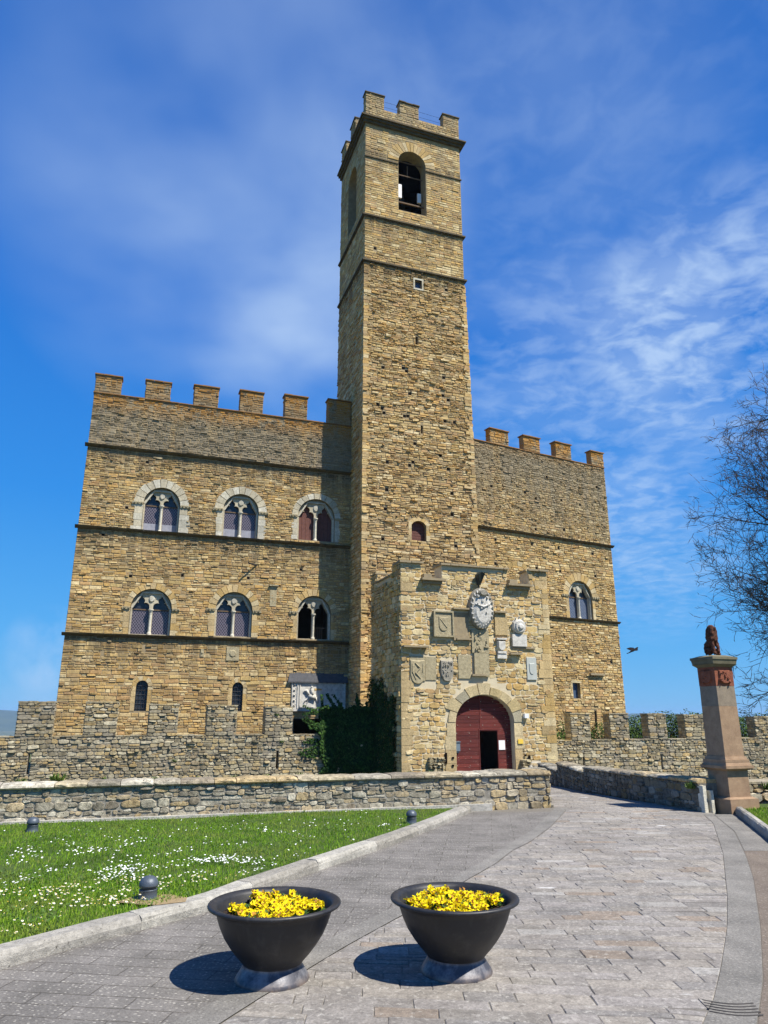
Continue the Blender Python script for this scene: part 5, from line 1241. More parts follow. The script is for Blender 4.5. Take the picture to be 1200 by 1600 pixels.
# seated lion
lz0 = Z['ct'] + .036; H_ = FP.P(1108, 972)[1] - lz0; ax = FP.p(.31, lz0, -.31)
me = bpy.data.meshes.new('lion'); 
fw_ = (FP.n * .95 + FP.u * .1).normalized(); sd_ = Vector((-fw_.y, fw_.x, 0))
def LP(f, s_, z): return ax + fw_ * f * H_ + sd_ * s_ * H_ + Vector((0, 0, z * H_))
V = []; E_ = []; RR = []
def chain(ps, parent=None):
    for i, (f, s_, z, r_) in enumerate(ps):
        V.append(tuple(LP(f, s_, z) - col.location)); RR.append(r_ * H_)
        if i > 0: E_.append((len(V) - 2, len(V) - 1))
        elif parent is not None: E_.append((parent, len(V) - 1))
    return len(V) - 1
chain([(-.14, 0, .13, .15), (-.09, 0, .3, .165), (-.02, 0, .48, .17), (.03, 0, .64, .17), (.05, 0, .78, .155), (.1, 0, .88, .12), (.19, 0, .86, .075), (.23, 0, .85, .05)])
chest = 2
for s_ in (-1, 1):
    chain([(.09, s_ * .1, .45, .075), (.15, s_ * .105, .25, .055), (.16, s_ * .105, .06, .05), (.22, s_ * .105, .035, .045)], 3)
    chain([(-.08, s_ * .14, .18, .1), (.04, s_ * .16, .2, .07), (.0, s_ * .16, .06, .05), (.1, s_ * .16, .04, .045)], 0)
    chain([(.04, s_ * .085, .95, .035)], 5)
chain([(-.26, .03, .06, .035), (-.27, .1, .2, .03)], 0)
me.from_pydata(V, E_, []); lo = bpy.data.objects.new('lion_statue', me); COL.objects.link(lo)
lo.modifiers.new('skin', 'SKIN'); 
for i, sv in enumerate(me.skin_vertices[0].data): sv.radius = (RR[i], RR[i])
me.skin_vertices[0].data[0].use_root = True
sb_ = lo.modifiers.new('sub', 'SUBSURF'); sb_.levels = 3; sb_.render_levels = 3
tx = bpy.data.textures.new('mane', 'CLOUDS'); tx.noise_scale = .05
dm = lo.modifiers.new('mane', 'DISPLACE'); dm.texture = tx; dm.strength = .035; dm.mid_level = .5
dg = bpy.context.evaluated_depsgraph_get(); me2 = bpy.data.meshes.new_from_object(lo.evaluated_get(dg)); bpy.data.objects.remove(lo)
me2.materials.clear(); me2.materials.append(M['lion']); me2.polygons.foreach_set('use_smooth', [True] * len(me2.polygons))
lo = bpy.data.objects.new('lion_statue', me2); COL.objects.link(lo)
lo.location = ax; 
for v in me2.vertices: v.co -= ax - col.location
tag(lo, 'dark red stone lion sitting upright on the column', 'statue')

# ================================================================= PLANTERS AND FLOWERS
def iron_mat():
    m, t, bs, geo = newmat('charcoal_cast_iron'); pos = geo.outputs['Position']
    n = t.noise(pos, 60, 4, .7).outputs[0]; n2 = t.noise(pos, 5, 5, .65).outputs[0]; n3 = t.noise(pos, 9, 6, .7).outputs[0]
    c = t.mix(t.maprange(n2, .35, .7), (.011, .011, .012), (.022, .021, .022)); st_ = t.noise(t.vmath('MULTIPLY', pos, (14, 14, 1.2)), 1.0, 5, .7).outputs[0]; c = t.mix(t.maprange(n3, .52, .7, 0, .4), c, (.07, .064, .056)); c = t.mix(t.maprange(st_, .55, .75, 0, .35), c, (.09, .085, .075))
    setc(t, bs, c, t.maprange(n2, .3, .7, .42, .6), n, .15, .003, .5); return m
def foot_mat():
    m, t, bs, geo = newmat('scuffed_grey_iron'); pos = geo.outputs['Position']
    n2 = t.noise(pos, 9, 6, .7).outputs[0]; n = t.noise(pos, 50, 4, .7).outputs[0]
    c = t.mix(t.maprange(n2, .45, .62), (.07, .07, .082), (.2, .197, .205)); z = t.add('ShaderNodeSeparateXYZ', {0: pos}).outputs[2]
    c = t.mix(t.math('MULTIPLY', t.maprange(z, .05, .0, 0, .8), t.maprange(n2, .4, .6)), c, (.2, .13, .08))
    setc(t, bs, c, .46, n, .2, .004, .5, .3); return m
M['castiron'] = iron_mat(); M['foot'] = foot_mat()
def flower_mat():
    m, t, bs, geo = newmat('yellow_petal'); isl = geo.outputs['Random Per Island']
    c = t.ramp(isl, [(0, (.88, .7, .008)), (.4, (.93, .78, .012)), (.8, (.85, .6, .01))], 'CONSTANT'); setc(t, bs, c, .6, spec=.2)
    tr = t.add('ShaderNodeBsdfTranslucent', {0: c}); mx = t.add('ShaderNodeMixShader', {0: .3, 1: bs.outputs[0], 2: tr.outputs[0]})
    t.l.new(mx.outputs[0], [n_ for n_ in t.n if n_.type == 'OUTPUT_MATERIAL'][0].inputs[0]); return m
M['petal'] = flower_mat(); M['eye'] = mottled('pansy_eye', (.12, .04, .005), (.25, .08, .01), 60)
M['leaf'] = mottled('pansy_leaf', (.03, .07, .012), (.07, .14, .025), 30, .5); M['wilt'] = mottled('wilted_petal', (.25, .1, .02), (.5, .25, .04), 40)
def blossom(seed):
    R = random.Random(seed); mb = MB(); s = .026
    for k, (a, l, wdt) in enumerate(((90, 1, .8), (35, .95, .75), (145, .95, .75), (-35, 1.0, .8), (-145, 1.0, .8), (-90, 1.1, 1.1))):
        a = radians(a + R.uniform(-8, 8)); z = .002 * k; k0 = len(mb.v); pts = [(0, 0, z)]
        for q in (-1, -.6, 0, .6, 1):
            rr = l * s * (1 - .22 * q * q) * R.uniform(.93, 1.05); b = a + q * wdt * .62
            pts.append((rr * cos(b), rr * sin(b), z + .006 + R.uniform(-.005, .006)))
        mb.v += pts
        for i in range(1, 5): mb.f.append((k0, k0 + i, k0 + i + 1))
    me = bpy.data.meshes.new('flower'); me.from_pydata(mb.v, [], mb.f); me.materials.append(M['petal']); return me
bl = [blossom(i) for i in range(4)]
def eye_mesh():
    mb = MB(); mb.prism([(.0085 * cos(q * 1.05), .0085 * sin(q * 1.05) - .005, .011) for q in range(6)], [(.006 * cos(q * 1.05), .006 * sin(q * 1.05) - .005, .0165) for q in range(6)])
    me = bpy.data.meshes.new('flower_eye'); me.from_pydata(mb.v, [], mb.f); me.materials.append(M['eye']); return me
eym = eye_mesh()
def fol(seed):
    R = random.Random(seed); mb = MB()
    for k in range(34):
        a = R.uniform(0, 2 * pi); l = R.uniform(.045, .095); el = R.uniform(.2, 1.2); b = Vector((cos(a) * cos(el), sin(a) * cos(el), sin(el))); p0 = Vector((cos(a) * R.uniform(0, .03), sin(a) * R.uniform(0, .03), R.uniform(.0, .03)))
        s_ = b.cross(Vector((0, 0, 1))).normalized() * l * .22; p1 = p0 + b * l * .5; p2 = p0 + b * l + Vector((0, 0, -.01)); n0 = Vector((0, 0, .004))
        mb.poly([p0, p1 + s_, p2, p1 - s_])
    me = bpy.data.meshes.new('foliage'); me.from_pydata(mb.v, [], mb.f); me.materials.append(M['leaf']); return me
fols = [fol(i) for i in range(3)]
def planter(loc, label, rot, zmod, plant_label, grp, seed):
    t = thing('planter', loc, label, 'planter', 'bowl planters on the paving'); t.rotation_euler = (0, 0, rot)
    n = 56
    mb = MB(); mb.lathe((0, 0, 0), [(.232, 0), (.236, .012), (.226, .03), (.205, .06), (.19, .082), (.186, .09), (.186, .1)], n); o = mb.build('foot', M['foot'], t, True, False)
    mb = MB(); mb.lathe((0, 0, 0), [(.184, .088), (.186, .1), (.203, .12), (.232, .15), (.274, .2), (.316, .26), (.347, .325), (.368, .385), (.378, .415), (.398, .42), (.412, .422), (.424, .428), (.428, .436), (.425, .444), (.415, .449), (.4, .448), (.378, .44), (.366, .425), (.356, .37), (.335, .34)], n); mb.build('bowl', M['castiron'], t, True, False)
    mb = MB(); R = random.Random(seed); k0 = 0
    rings = [0, .08, .16, .24, .3, .345]; nn = 28; mb.v.append((0, 0, .39))
    for r_ in rings[1:]:
        for j in range(nn): q = 2 * pi * j / nn; mb.v.append((r_ * cos(q), r_ * sin(q), .385 + R.uniform(-.012, .012) - (.02 if r_ > .33 else 0)))
    for j in range(nn): mb.f.append((0, 1 + j, 1 + (j + 1) % nn))
    for i in range(len(rings) - 2):
        for j in range(nn): a = 1 + i * nn + j; b = 1 + i * nn + (j + 1) % nn; mb.f.append((a, b, b + nn, a + nn))
    mb.build('soil', M['soil'], t, True, False)
    R = random.Random(seed); placed = []
    tries = 0
    while len(placed) < 27 and tries < 3000:
        tries += 1
        a = R.uniform(0, 2 * pi); r_ = .285 * sqrt(R.random()); x, y = r_ * cos(a), r_ * sin(a)
        if zmod(x, y, R) and all((x - p[0]) ** 2 + (y - p[1]) ** 2 > .074 ** 2 for p in placed): placed.append((x, y))
    for i, (x, y) in enumerate(placed):
        h = .0 + .03 * noise.noise(Vector((x * 5, y * 5, seed)))
        p = thing('pansy_plant', (loc[0] + x, loc[1] + y, .35 + h), plant_label, 'flowers', grp)
        f = bpy.data.objects.new('foliage', fols[i % 3]); COL.objects.link(f); f.parent = p; f.rotation_euler = (0, 0, R.uniform(0, 6))
        for k in range(R.randint(10, 13)):
            q = R.uniform(0, 2 * pi); rr = .05 * sqrt(R.random()); z = R.uniform(.025, .07) + .016 * (1 - (rr / .06) ** 2)
            if x * x + y * y > .28 ** 2: z -= .022
            b = bpy.data.objects.new('flower', bl[R.randrange(4)]); COL.objects.link(b); b.parent = p; b.location = (rr * cos(q), rr * sin(q), z)
            tl = R.uniform(.2, 1.25); az = R.gauss(-.3, 1.2)              # faces lean to the light
            b.rotation_euler = (tl, 0, az); s_ = R.uniform(.8, 1.1); b.scale = (s_,) * 3
            e = bpy.data.objects.new('flower_eye', eym); COL.objects.link(e); e.parent = b
        if R.random() < .6:
            mb = MB()
            for k in range(5): a = R.uniform(0, 6.28); c = Vector((R.uniform(-.04, .04), R.uniform(-.04, .04), R.uniform(.05, .1))); mb.poly([c, c + Vector((.02 * cos(a), .02 * sin(a), .01)), c + Vector((.018 * cos(a + 1), .018 * sin(a + 1), -.015))])
            mb.build('wilted_flowers', M['wilt'], p, False, False)
    return t
pa = gnd(425, 1531); pb = gnd(713, 1519)
planter(tuple(pa), 'left charcoal bowl planter full of yellow pansies on the path', .2, lambda x, y, R: True, 'yellow pansy plant in the left bowl planter', 'pansies in the left bowl planter', 5)
planter(tuple(pb), 'right charcoal bowl planter with yellow pansies and a bare right side', 1.1, lambda x, y, R: x < .12 or (R.random() < .25 and x < .28), 'yellow pansy plant in the right bowl planter', 'pansies in the right bowl planter', 9)

# ================================================================= LAWN LAMPS
M['lampm'] = mottled('blue_grey_metal', (.06, .075, .095), (.1, .12, .145), 8, .45, metal=.2, spec=.5)
M['lens'] = mottled('dull_lens', (.02, .022, .025), (.06, .065, .07), 10, .3, spec=.5)
def bollard(x, y, label):
    t = thing('garden_lamp', (x, y, lz(x, y) - .01), label, 'lamp', 'garden lamps on the lawn'); t.scale = (.86,) * 3
    mb = MB(); mb.lathe((0, 0, 0), [(.095, 0), (.095, .02), (.088, .03), (.086, .105), (.09, .11), (.07, .113)], 24, True); mb.build('base', M['lampm'], t, True, False)
    mb = MB(); mb.lathe((0, 0, 0), [(.078, .112), (.078, .14)], 24, True); mb.build('lens', M['lens'], t, True, False)
    mb = MB(); mb.lathe((0, 0, 0), [(.078, .134), (.092, .136), (.094, .15), (.09, .175), (.074, .205), (.045, .226), (.004, .234)], 24, True); mb.build('cap', M['lampm'], t, True, False)
for x, y, l in ((230, 1410, 'short domed garden lamp nearest the kerb beside the white daisies'), (50, 1299, 'short domed garden lamp at the far left by the low wall'), (643, 1287, 'short domed garden lamp at the narrow right tip of the lawn')):
    p = gnd(x, y, .08); bollard(p.x, p.y, l)
# bare earth round the nearest lamp, straw coloured
p = gnd(232, 1410, .09); mb = MB(); R = random.Random(4); k = 14
mb.poly([(p.x + .05 + (.3 + R.uniform(-.06, .06)) * cos(2 * pi * i / k), p.y + (.17 + R.uniform(-.03, .03)) * sin(2 * pi * i / k), lz(p.x, p.y) + .016) for i in range(k)])
o = mb.build('bare_earth', mottled('dry_straw', (.2, .14, .07), (.36, .27, .15), 30)); o['kind'] = 'structure'

# ================================================================= DAISIES
M['daisy'] = mottled('daisy_petal', (.75, .75, .72), (.85, .85, .83), 30, .6); M['daisyeye'] = mottled('daisy_centre', (.6, .4, .03), (.7, .5, .05), 30)
def daisy_geo(mb, x, y, z, s, R):
    k = 7; tx, ty = R.uniform(-.35, .35), R.uniform(-.5, .1); pts = []
    for i in range(k * 2):
        r_ = s if i % 2 == 0 else s * .62; q = pi * i / k; px_, py_ = r_ * cos(q), r_ * sin(q); pts.append((x + px_, y + py_, z + px_ * tx - py_ * ty + .004))
    mb.poly(pts)
def patch(x, y):
    d = 0
    for (px, py, rx, ry, a) in PATCH: d = max(d, a * math.exp(-(((x - px) / rx) ** 2 + ((y - py) / ry) ** 2)))
    return d
PATCH = []
for px, py, rx, ry, a in ((270, 1365, .8, .7, 1), (300, 1350, .7, .5, .9), (130, 1405, .55, .35, .9), (60, 1395, .6, .35, .7), (100, 1335, .7, .5, .35), (20, 1370, .6, .4, .6), (145, 1425, .3, .2, .8), (215, 1345, .5, .4, .5), (340, 1345, .6, .5, .6), (80, 1440, .5, .3, .3), (490, 1300, .9, .5, .3), (150, 1330, 1.2, .8, .25), (560, 1290, .9, .4, .2), (400, 1310, 1.5, .8, .12)):
    g = gnd(px, py, .1); PATCH.append((g.x, g.y, rx, ry, a))
R = random.Random(31); ds = []
while len(ds) < 1000:
    y = R.uniform(5, 12.9); x = R.uniform(-.6 * y - .6, 1.4)
    if not in_lawn(x, y): continue
    cl_ = .35 + 1.6 * noise.noise(Vector((x * 2.1, y * 2.1, 2)))
    if R.random() < patch(x, y) * cl_ + .006: ds.append((x, y))
ds.sort(key=lambda p: p[0] ** 2 + p[1] ** 2)
def dmesh(seed):
    R = random.Random(seed); mb = MB(); daisy_geo(mb, 0, 0, 0, .0108, R); k = len(mb.v)
    me = bpy.data.meshes.new('daisy'); me.from_pydata(mb.v, [], mb.f); me.materials.append(M['daisy'])
    mb = MB(); mb.prism([(.0042 * cos(q * 1.05), .0042 * sin(q * 1.05), .004) for q in range(6)], [(.003 * cos(q * 1.05), .003 * sin(q * 1.05), .009) for q in range(6)])
    m2 = bpy.data.meshes.new('daisy_centre'); m2.from_pydata(mb.v, [], mb.f); m2.materials.append(M['daisyeye']); return me, m2
dms = [dmesh(i) for i in range(5)]
for i, (x, y) in enumerate(ds[:300]):
    a, b = dms[i % 5]; o = bpy.data.objects.new('daisy', a); COL.objects.link(o); o.location = (x, y, lz(x, y) + R.uniform(.04, .06)); o.rotation_euler = (0, 0, R.uniform(-.6, .6))
    s_ = R.uniform(.8, 1.2); o.scale = (s_,) * 3; tag(o, 'small white daisy among the nearest daisies in the lawn', 'flower', 'nearest daisies in the lawn')
    c = bpy.data.objects.new('flower_centre', b); COL.objects.link(c); c.parent = o
mb = MB()
for x, y in ds[300:]: daisy_geo(mb, x, y, lz(x, y) + R.uniform(.04, .06), R.uniform(.009, .0135), R)
tag(mb.build('daisies', M['daisy'], kind='stuff'), 'drifts of small white daisies further back in the lawn', 'flowers')
# broad clover leaves and tufts that break up the grass
M['weed'] = mottled('lawn_weed_leaf', (.05, .1, .012), (.1, .17, .03), 14, .55)
mb = MB(); n = 0
while n < 2600:
    y = R.uniform(4.8, 12.5); x = R.uniform(-.6 * y - .6, 1.2)
    if not in_lawn(x, y) or noise.noise(Vector((x * .9, y * .9, 30))) < 0: continue
    a = R.uniform(0, 6.3); s_ = R.uniform(.012, .03); z = lz(x, y) + R.uniform(.02, .04); n += 1
    mb.poly([(x, y, z - .01), (x + s_ * cos(a - .5), y + s_ * sin(a - .5), z), (x + s_ * 1.5 * cos(a), y + s_ * 1.5 * sin(a), z + .004), (x + s_ * cos(a + .5), y + s_ * sin(a + .5), z)])
tag(mb.build('lawn_weeds', M['weed'], kind='stuff'), 'broad-leaved weeds growing through the lawn grass', 'weeds')

# ================================================================= IVY
M['ivy'] = stone_mat('ivy_leaf', [(.012, .035, .007), (.02, .05, .01), (.035, .08, .016), (.018, .036, .009), (.05, .1, .02)], dark=.2, spot=0)
def ivy_leaf(mb, p, nrm, s, R):
    up = Vector((R.uniform(-.5, .5), R.uniform(-.5, .5), -1)); t = nrm.cross(up).normalized(); d = t.cross(nrm).normalized() * (1 if t.cross(nrm).z < 0 else -1)
    nn = (nrm + Vector((R.uniform(-.5, .5), R.uniform(-.5, .5), R.uniform(-.1, .8)))).normalized(); d = (d - nn * d.dot(nn)).normalized(); t = nn.cross(d)
    mb.poly([p - d * s * .5, p - d * s * .35 + t * s * .5, p + d * s * .1 + t * s * .38, p + d * s * .7, p + d * s * .1 - t * s * .38, p - d * s * .35 - t * s * .5])
R = random.Random(17); mb = MB()
u_l = FC.P(499, 1150)[0]; zi1 = FC.P(530, 1102)[1]
n = 0
while n < 15000:
    u = R.uniform(u_l - .35, .0); z = R.uniform(-1.3, zi1 + .12); e = .3 * noise.noise(Vector((z * 1.7, 3, 1))) + .15 * noise.noise(Vector((z * 6, 3, 1)))
    if u < u_l + e - (.0 if z > zct - .9 else -.1): continue
    if z > zi1 - .12 + .3 * noise.noise(Vector((u * 1.9, 8, 1))) + .12 * noise.noise(Vector((u * 7, 8, 1))): continue
    th_ = .12 + .3 * (0.5 + noise.noise(Vector((u * 1.6, z * 1.6, 5)))); d = R.uniform(.02, max(th_, .06))
    if z > zct and u < ms[0][0] and False: continue
    p = FC.p(u, z, d) if R.random() < .8 else FC.p(u, z, R.uniform(-.7, .1)); ivy_leaf(mb, p, FC.n, R.uniform(.07, .13), R); n += 1
n = 0
while n < 7000:                                                  # creeping up the gatehouse flank
    u = R.uniform(-4.8, -.6); z = R.uniform(-1.3, 5.2); lim = 2.2 + 2.6 * noise.noise(Vector((u * .9, 1, 1))) + (-u) * .35
    if z > lim or R.random() < (z - 1) / 6: continue
    ivy_leaf(mb, FGL.p(u, z, R.uniform(.06, .3)), FGL.n, R.uniform(.07, .13), R); n += 1
for k in range(26):                                              # stray shoots over the edges
    if k % 2: u, z, du, dz = u_l + R.uniform(-.1, .1), R.uniform(-.6, zi1 - .1), -.09, R.uniform(-.04, .06)
    else: u, z, du, dz = R.uniform(u_l, -.3), zi1 - .15, R.uniform(-.06, .06), .07
    for q in range(R.randint(4, 12)):
        for _ in range(4): ivy_leaf(mb, FC.p(u + R.uniform(-.06, .06), z + R.uniform(-.06, .06), R.uniform(.05, .16)), FC.n, R.uniform(.06, .12), R)
        u += du; z += dz
ivb = MB(); ivb.box(FC, u_l + .25, -.3, -1.5, zi1 - .25, -.5, .06)
iv = thing('ivy', FC.p(u_l / 2, -1.12, .2), 'dense dark ivy hanging over the outer wall in the gatehouse shadow', 'ivy')
mb.build('leaves', M['ivy'], iv)
mb = MB()
for k in range(30):
    u = R.uniform(u_l + .1, -.1); pts_ = []; z = -1.3
    while z < R.uniform(.8, zi1): pts_.append(FC.p(u, z, .05)); u += R.uniform(-.12, .12); z += .3
    if len(pts_) > 1: mb.tube(pts_, [.02 - .012 * i / len(pts_) for i in range(len(pts_))], 5)
mb.build('stems', M['wood'], iv)
mb = MB(); mb.box(FC, u_l + .3, -.01, zct - .3, zi1 - .5, -.45, .0); mb.build('overgrown_merlon', M['mortar_grey'], iv)

# ================================================================= WEEDS ON THE WALLS
M['weedleaf'] = mottled('wall_weed_leaf', (.05, .1, .015), (.14, .2, .04), 20, .6)
def tuft(p, s, label, R, n=60, fl=False):
    t = MB()
    for k in range(n):
        a = R.uniform(0, 6.28); l = s * R.uniform(.4, 1); el = R.uniform(.4, 1.45); d = Vector((cos(a) * cos(el), sin(a) * cos(el), sin(el))) * l; q = Vector((cos(a + 1.57), sin(a + 1.57), 0)) * l * .09
        b = Vector((R.uniform(-.5, .5), R.uniform(-.15, .15), 0)) * s; t.poly([b - q * .6, b + q * .6, b + d * .6 + q, b + d - Vector((0, 0, l * .1)), b + d * .6 - q])
    o = t.build('weed_tuft', M['weedleaf'], None, world=False); o.location = p; tag(o, label, 'plant'); return o
R = random.Random(55)
for px, s, l, n in ((85, .3, 'leafy green weed tuft on the low wall coping near the left edge', 90), (25, .18, 'small weed tuft at the far left end of the low wall', 40), (160, .15, 'thin weed tuft on the low wall coping, right of the leafy one', 40), (243, .12, 'small mossy weed on the low wall coping below the second merlon gap', 40), (312, .12, 'small weed on the low wall coping below the third merlon', 40), (372, .12, 'low weed on the wall coping under the fourth merlon', 40), (422, .13, 'short weed tuft on the wall coping left of the ivy', 40), (478, .16, 'low weed tuft on the wall coping just beside the ivy', 50), (655, .12, 'thin green weed on the low wall coping below the gatehouse', 45), (690, .12, 'small weed on the low wall coping left of the red door', 45)):
    u = LWF.P(px, 1209)[0]; p = LWF.p(u, zc_ + .05, -LT - .1 if s > .0 else 0); tuft(p, s * .62, l, R, n)
for px, py, l in ((272, 1190, 'weed growing from the outer wall joints below its third merlon'), (440, 1160, 'weed clump on top of the outer wall beside the ivy'), (432, 1118, 'dark weed tuft growing in a merlon left of the ivy')):
    u, z = FC.P(px, py); tuft(FC.p(u, z, .06), .2, l, R, 40)
p = FP.p(-.35, .38, -.5); tuft(p, .16, 'green weed between the dark parapet end and the column', R, 60)
for dx, l in ((.45, 'weed clump on the rough wall just right of the column'), (1.1, 'spreading weed clump on the rough wall at the right edge')): tuft(FP.p(dx + .35, .3, -.55), .18, l, R, 70)
# border bed and its low plants at the right edge
g0 = gnd(1178, 1275); 
mb = MB(); blades(mb, 7000, lambda R: (lambda y: (interp(RK, y) + .13 + abs(R.gauss(0, .7)), y, .06))(R.uniform(8, 13.3)), .02, .06, random.Random(3), .006)
tag(mb.build('grass', M['grass'], kind='stuff'), 'strip of rough grass beyond the right kerb', 'grass')
mb = MB()
for i in range(30):
    y = 7.5 + i * .22; x = interp(RK, y); mb.v += [(x + .1, y, .07), (x + 7, y, .1)]
for i in range(29): k = i * 2; mb.f.append((k, k + 1, k + 3, k + 2))
struct(mb.build('verge_soil', M['turf']))
M['hedgeleaf'] = stone_mat('hedge_leaf', [(.03, .065, .012), (.045, .085, .016), (.06, .11, .02), (.035, .06, .014), (.08, .13, .035)], dark=.2, spot=0)
def leafcloud(mb, cen, rad, n, R, s):
    for _ in range(n):
        v = Vector((R.gauss(0, 1), R.gauss(0, 1), R.gauss(0, 1))).normalized(); r_ = R.uniform(.72, 1.03); k = 1 + .25 * noise.noise(v * 2.2 + Vector(cen))
        p = Vector((cen[0] + v.x * rad[0] * r_ * k, cen[1] + v.y * rad[1] * r_ * k, cen[2] + v.z * rad[2] * r_ * k)); nn = (v + Vector((R.uniform(-.8, .8), R.uniform(-.8, .8), R.uniform(-.4, .9)))).normalized()
        t = nn.cross(Vector((R.uniform(-1, 1), R.uniform(-1, 1), R.uniform(-1, 1)))).normalized(); b = nn.cross(t); l = s * R.uniform(.6, 1.3)
        mb.poly([p - t * l, p + b * l * .45, p + t * l, p - b * l * .45])
mb = MB(); R = random.Random(12)
p = FP.p(1.0, .1, -.3); leafcloud(mb, (6.75, 12.7, .12), (.38, .3, .17), 900, R, .03); o = mb.build('bush', mottled('brown_shrub_leaf', (.06, .045, .02), (.14, .12, .04), 20)); tag(o, 'low brownish shrub at the foot of the wall right of the column', 'shrub')
# hedge behind the right outer wall
hg = thing('hedge', FCR.p(9, -1.1, -4), 'dark green clipped hedge behind the right outer wall', 'hedge')
mb = MB(); R = random.Random(14)
for i in range(16):
    u = 3.9 + i * 1.35; top = 1.15 if u < 7 else 1.5 + .45 * min(1, max(0, (u - 8) / 3)) + R.uniform(-.12, .14); c = FCR.p(u, top - 1.6, -3.0 + R.uniform(-.3, .3)); leafcloud(mb, tuple(c), (1.25, 1.0, 1.6), 2400, R, .085)
mb.build('leaves', M['hedgeleaf'], hg)
mb = MB()
for i in range(16): u = 3.9 + i * 1.35; c = FCR.p(u, 0, -3.0); mb.tube([c + Vector((0, 0, -1.3)), c + Vector((.1, 0, .6))], [.09, .04], 6)
mb.build('stems', M['wood'], hg)
# dark trees low on the left, beyond the outer wall
tr_ = thing('distant_tree', (-28, 48, -5), 'dark evergreen tree showing past the left end of the outer wall', 'tree'); mb = MB(); leafcloud(mb, (-25.5, 45, -1.4), (1.6, 1.5, 2.0), 2500, R, .14); mb.build('crown', M['hedgeleaf'], tr_)
mb = MB(); mb.tube([(-25.5, 45, -5), (-25.5, 45, -1)], [.3, .15], 8); mb.build('trunk', M['wood'], tr_)

# ================================================================= BARE TREE
M['bark'] = mottled('tree_bark', (.045, .032, .022), (.13, .09, .06), 9, bump=.5)
tree = thing('bare_tree', (15.5, 19.5, -.2), 'large leafless tree with fine spreading twigs at the right edge', 'tree')
trunk = MB(); limbs = MB(); tw_ = MB(); R = random.Random(24)
def grow(p, d, r_, L, lv):
    n = 6 if lv < 2 else (5 if lv < 4 else 3); pts = [p.copy()]; rs = [r_]; q = p.copy(); e = d.copy(); kids = []
    for i in range(n):
        e = (e + Vector((R.gauss(0, 1), R.gauss(0, 1), R.gauss(0, .8))) * (.1 if lv < 2 else .17) + Vector((0, 0, .035 if lv > 0 else 0))).normalized()
        q = q + e * (L / n); pts.append(q.copy()); rs.append(r_ * (1 - .86 * (i + 1) / n)); kids.append((q.copy(), e.copy(), rs[-1], (i + 1) / n))
    (trunk if lv == 0 else limbs if lv < 3 else tw_).tube(pts, rs, 8 if lv == 0 else 6 if lv < 3 else 3, lv < 2)
    if lv >= 6 or L < .13: return
    for (q, e, rr, t) in kids:
        if lv == 0 and t < .3: continue
        m = 2 if lv == 0 else (2 if R.random() < (.45, .34, .2, .04, .0, .0)[lv - 1] else 1)
        if lv >= 2 and R.random() < (.26 if lv < 4 else .36): continue
        for _ in range(m):
            a = R.uniform(.4, .95); ax_ = e.cross(Vector((R.gauss(0, 1), R.gauss(0, 1), R.gauss(0, 1)))).normalized()
            dd_ = (e * cos(a) + ax_ * sin(a)).normalized()
            if lv <= 1: dd_ = (dd_ + Vector((0, 0, .1))).normalized()
            nl = L * R.uniform(.5, .72) * (1.15 - .45 * t) if lv > 0 else L * R.uniform(.6, .85) * (1.2 - .5 * t)
            w_ = q + dd_ * nl; ee = ((w_.x - 15.3) / (6.6 + (.9 if w_.z < 5 else 0))) ** 2 + ((w_.y - 20) / 5.5) ** 2 + ((w_.z - 5.5) / 8.2) ** 2
            if ee > 1.0: continue
            grow(q, dd_, max(rr * R.uniform(.62, .85), .0085), nl, lv + 1)
grow(Vector((15.5, 19.5, -.3)), Vector((-.05, -.02, 1)).normalized(), .26, 7.8, 0)
for a, z, L, el in ((180, 2.2, 5.6, .1), (200, 3.0, 5.6, .2), (160, 3.9, 5.4, .3), (215, 4.6, 5.2, .4), (185, 5.4, 5.4, .5), (150, 2.8, 5.4, .15), (240, 3.5, 5.4, .3), (190, 7.4, 5.4, .75), (170, 8.2, 5, .6), (205, 6.6, 5.6, .55), (178, 4.2, 6.2, .35), (192, 9, 4.6, .9), (168, 5.0, 6, .4), (175, 6.1, 4.2, .7), (195, 1.9, 5.4, .22)):
    d = Vector((cos(radians(a)) * cos(el), sin(radians(a)) * cos(el), sin(el))); grow(Vector((15.45, 19.45, z)), d, .15, L * .84, 1)
print('tree faces', len(tw_.f), len(limbs.f))
tk = trunk.build('trunk', M['bark'], tree, True); limbs.build('branches', M['bark'], tree, True); tw_.build('twigs', M['bark'], tree)

# ================================================================= BIRD
M['feather'] = mottled('black_feather', (.006, .006, .008), (.015, .015, .018), 40)
r = pixdir(990, 1016); bp = r / r.y * 30 + Vector((0, 0, EYE))
me = bpy.data.meshes.new('bird')
V = [(0, 0, 0), (.13, 0, .02), (.2, 0, .045), (.245, 0, .035), (-.13, 0, -.01), (-.24, 0, -.03)]; E_ = [(0, 1), (1, 2), (2, 3), (0, 4), (4, 5)]; rad = [.05, .042, .03, .008, .035, .02]
me.from_pydata(V, E_, []); o = bpy.data.objects.new('b', me); COL.objects.link(o); o.modifiers.new('s', 'SKIN')
for i, sv in enumerate(me.skin_vertices[0].data): sv.radius = (rad[i], rad[i])
s2 = o.modifiers.new('ss', 'SUBSURF'); s2.levels = 2; dg = bpy.context.evaluated_depsgraph_get(); m2 = bpy.data.meshes.new_from_object(o.evaluated_get(dg)); bpy.data.objects.remove(o)
m2.materials.clear(); m2.materials.append(M['feather']); bird = bpy.data.objects.new('bird', m2); COL.objects.link(bird); bird.location = bp; bird.rotation_euler = (.2, -.35, .15)
tag(bird, 'small black bird flying in the blue sky right of the castle', 'bird')
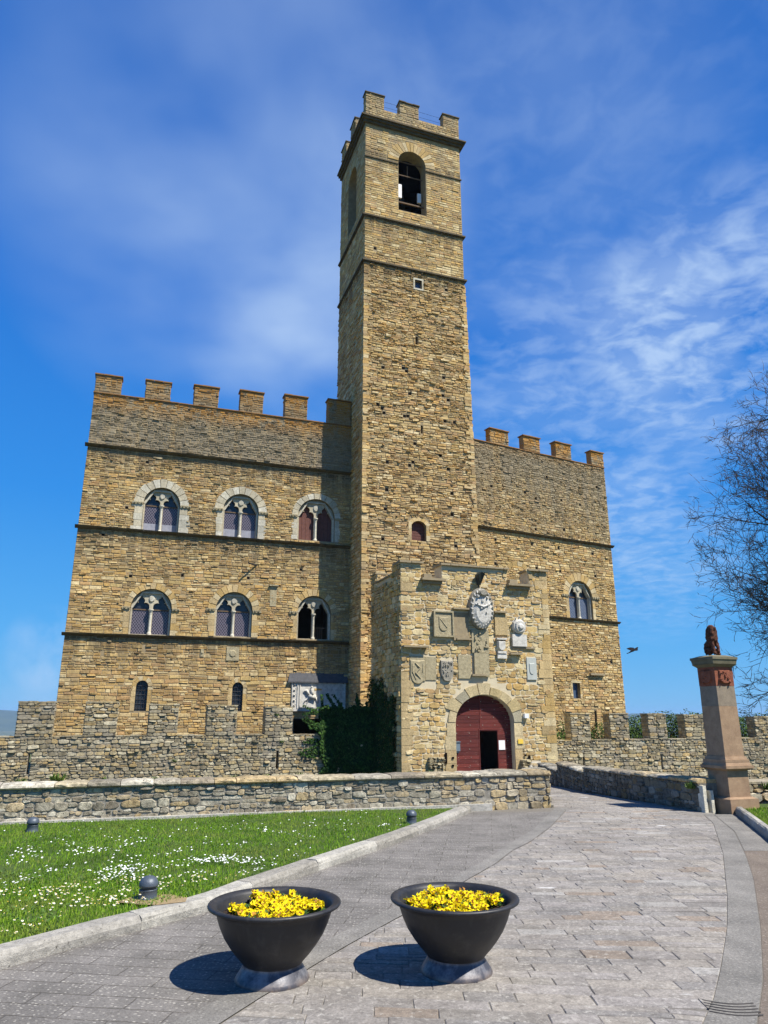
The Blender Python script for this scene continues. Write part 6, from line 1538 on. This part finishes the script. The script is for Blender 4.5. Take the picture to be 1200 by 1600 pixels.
for s_ in (-1, 1):
    mb = MB(); pr = [(.1, .04 * s_, .01), (.12, .16 * s_, .05), (.04, .3 * s_, .07), (-.06, .42 * s_, .05), (-.09, .3 * s_, .04), (-.1, .18 * s_, .03), (-.09, .04 * s_, .0)]
    mb.prism([Vector(p) for p in pr], [Vector(p) + Vector((0, 0, .008)) for p in pr]); mb.build('wing', M['feather'], bird, False, False)
mb = MB(); pr = [(-.2, -.02, -.02), (-.2, .02, -.02), (-.33, .05, -.035), (-.33, -.05, -.035)]; mb.prism([Vector(p) for p in pr], [Vector(p) + Vector((0, 0, .008)) for p in pr]); mb.build('tail', M['feather'], bird, False, False)
# ================================================================= DRAIN GRATE
M['slotm'] = mottled('drain_slot_shade', (.06, .055, .05), (.11, .1, .09), 30)  # strips coloured grey for the shade inside the slots
gc = gnd(1147, 1575); dg_ = thing('drain_grate', (gc.x, gc.y, .006), 'slotted drain set in the smooth right border of the path', 'drain')
mb = MB()
fr = F(gc.x - .14, gc.y + .1, -10)
for i in range(5):
    pts_ = []
    for k in range(7): u = .28 * k / 6; pts_.append((u, -.035 * sin(pi * k / 6)))
    y0 = -i * .042
    for k in range(6):
        a, b = pts_[k], pts_[k + 1]
        q = [fr.p(a[0], .011, -(y0 + a[1])), fr.p(b[0], .011, -(y0 + b[1])), fr.p(b[0], .011, -(y0 + b[1] - .01)), fr.p(a[0], .011, -(y0 + a[1] - .01))]
        mb.prism([v - Vector((0, 0, .008)) for v in q], q)
mb.build('slot', M['slotm'], dg_)

# ================================================================= AIR
me = bpy.data.meshes.new('haze'); q = MB(); fz = F(0, -6500, 0); q.box(fz, -6500, 6500, -90, 58, 0, -14000)
hz_ = bpy.data.materials.new('pale_air'); hz_.use_nodes = True; t = NT(hz_.node_tree); t.n.clear(); out = t.add('ShaderNodeOutputMaterial')
pv = t.add('ShaderNodeVolumePrincipled', {'Color': (.42, .66, 1, 1), 'Density': .0001, 'Anisotropy': .0}); t.l.new(pv.outputs[0], out.inputs[1])
o = q.build('haze', hz_)
import bmesh
bm = bmesh.new(); bm.from_mesh(o.data); bmesh.ops.recalc_face_normals(bm, faces=bm.faces[:]); bm.to_mesh(o.data); bm.free()
o['kind'] = 'stuff'; tag(o, 'thin pale blue air over the whole scene', 'haze')
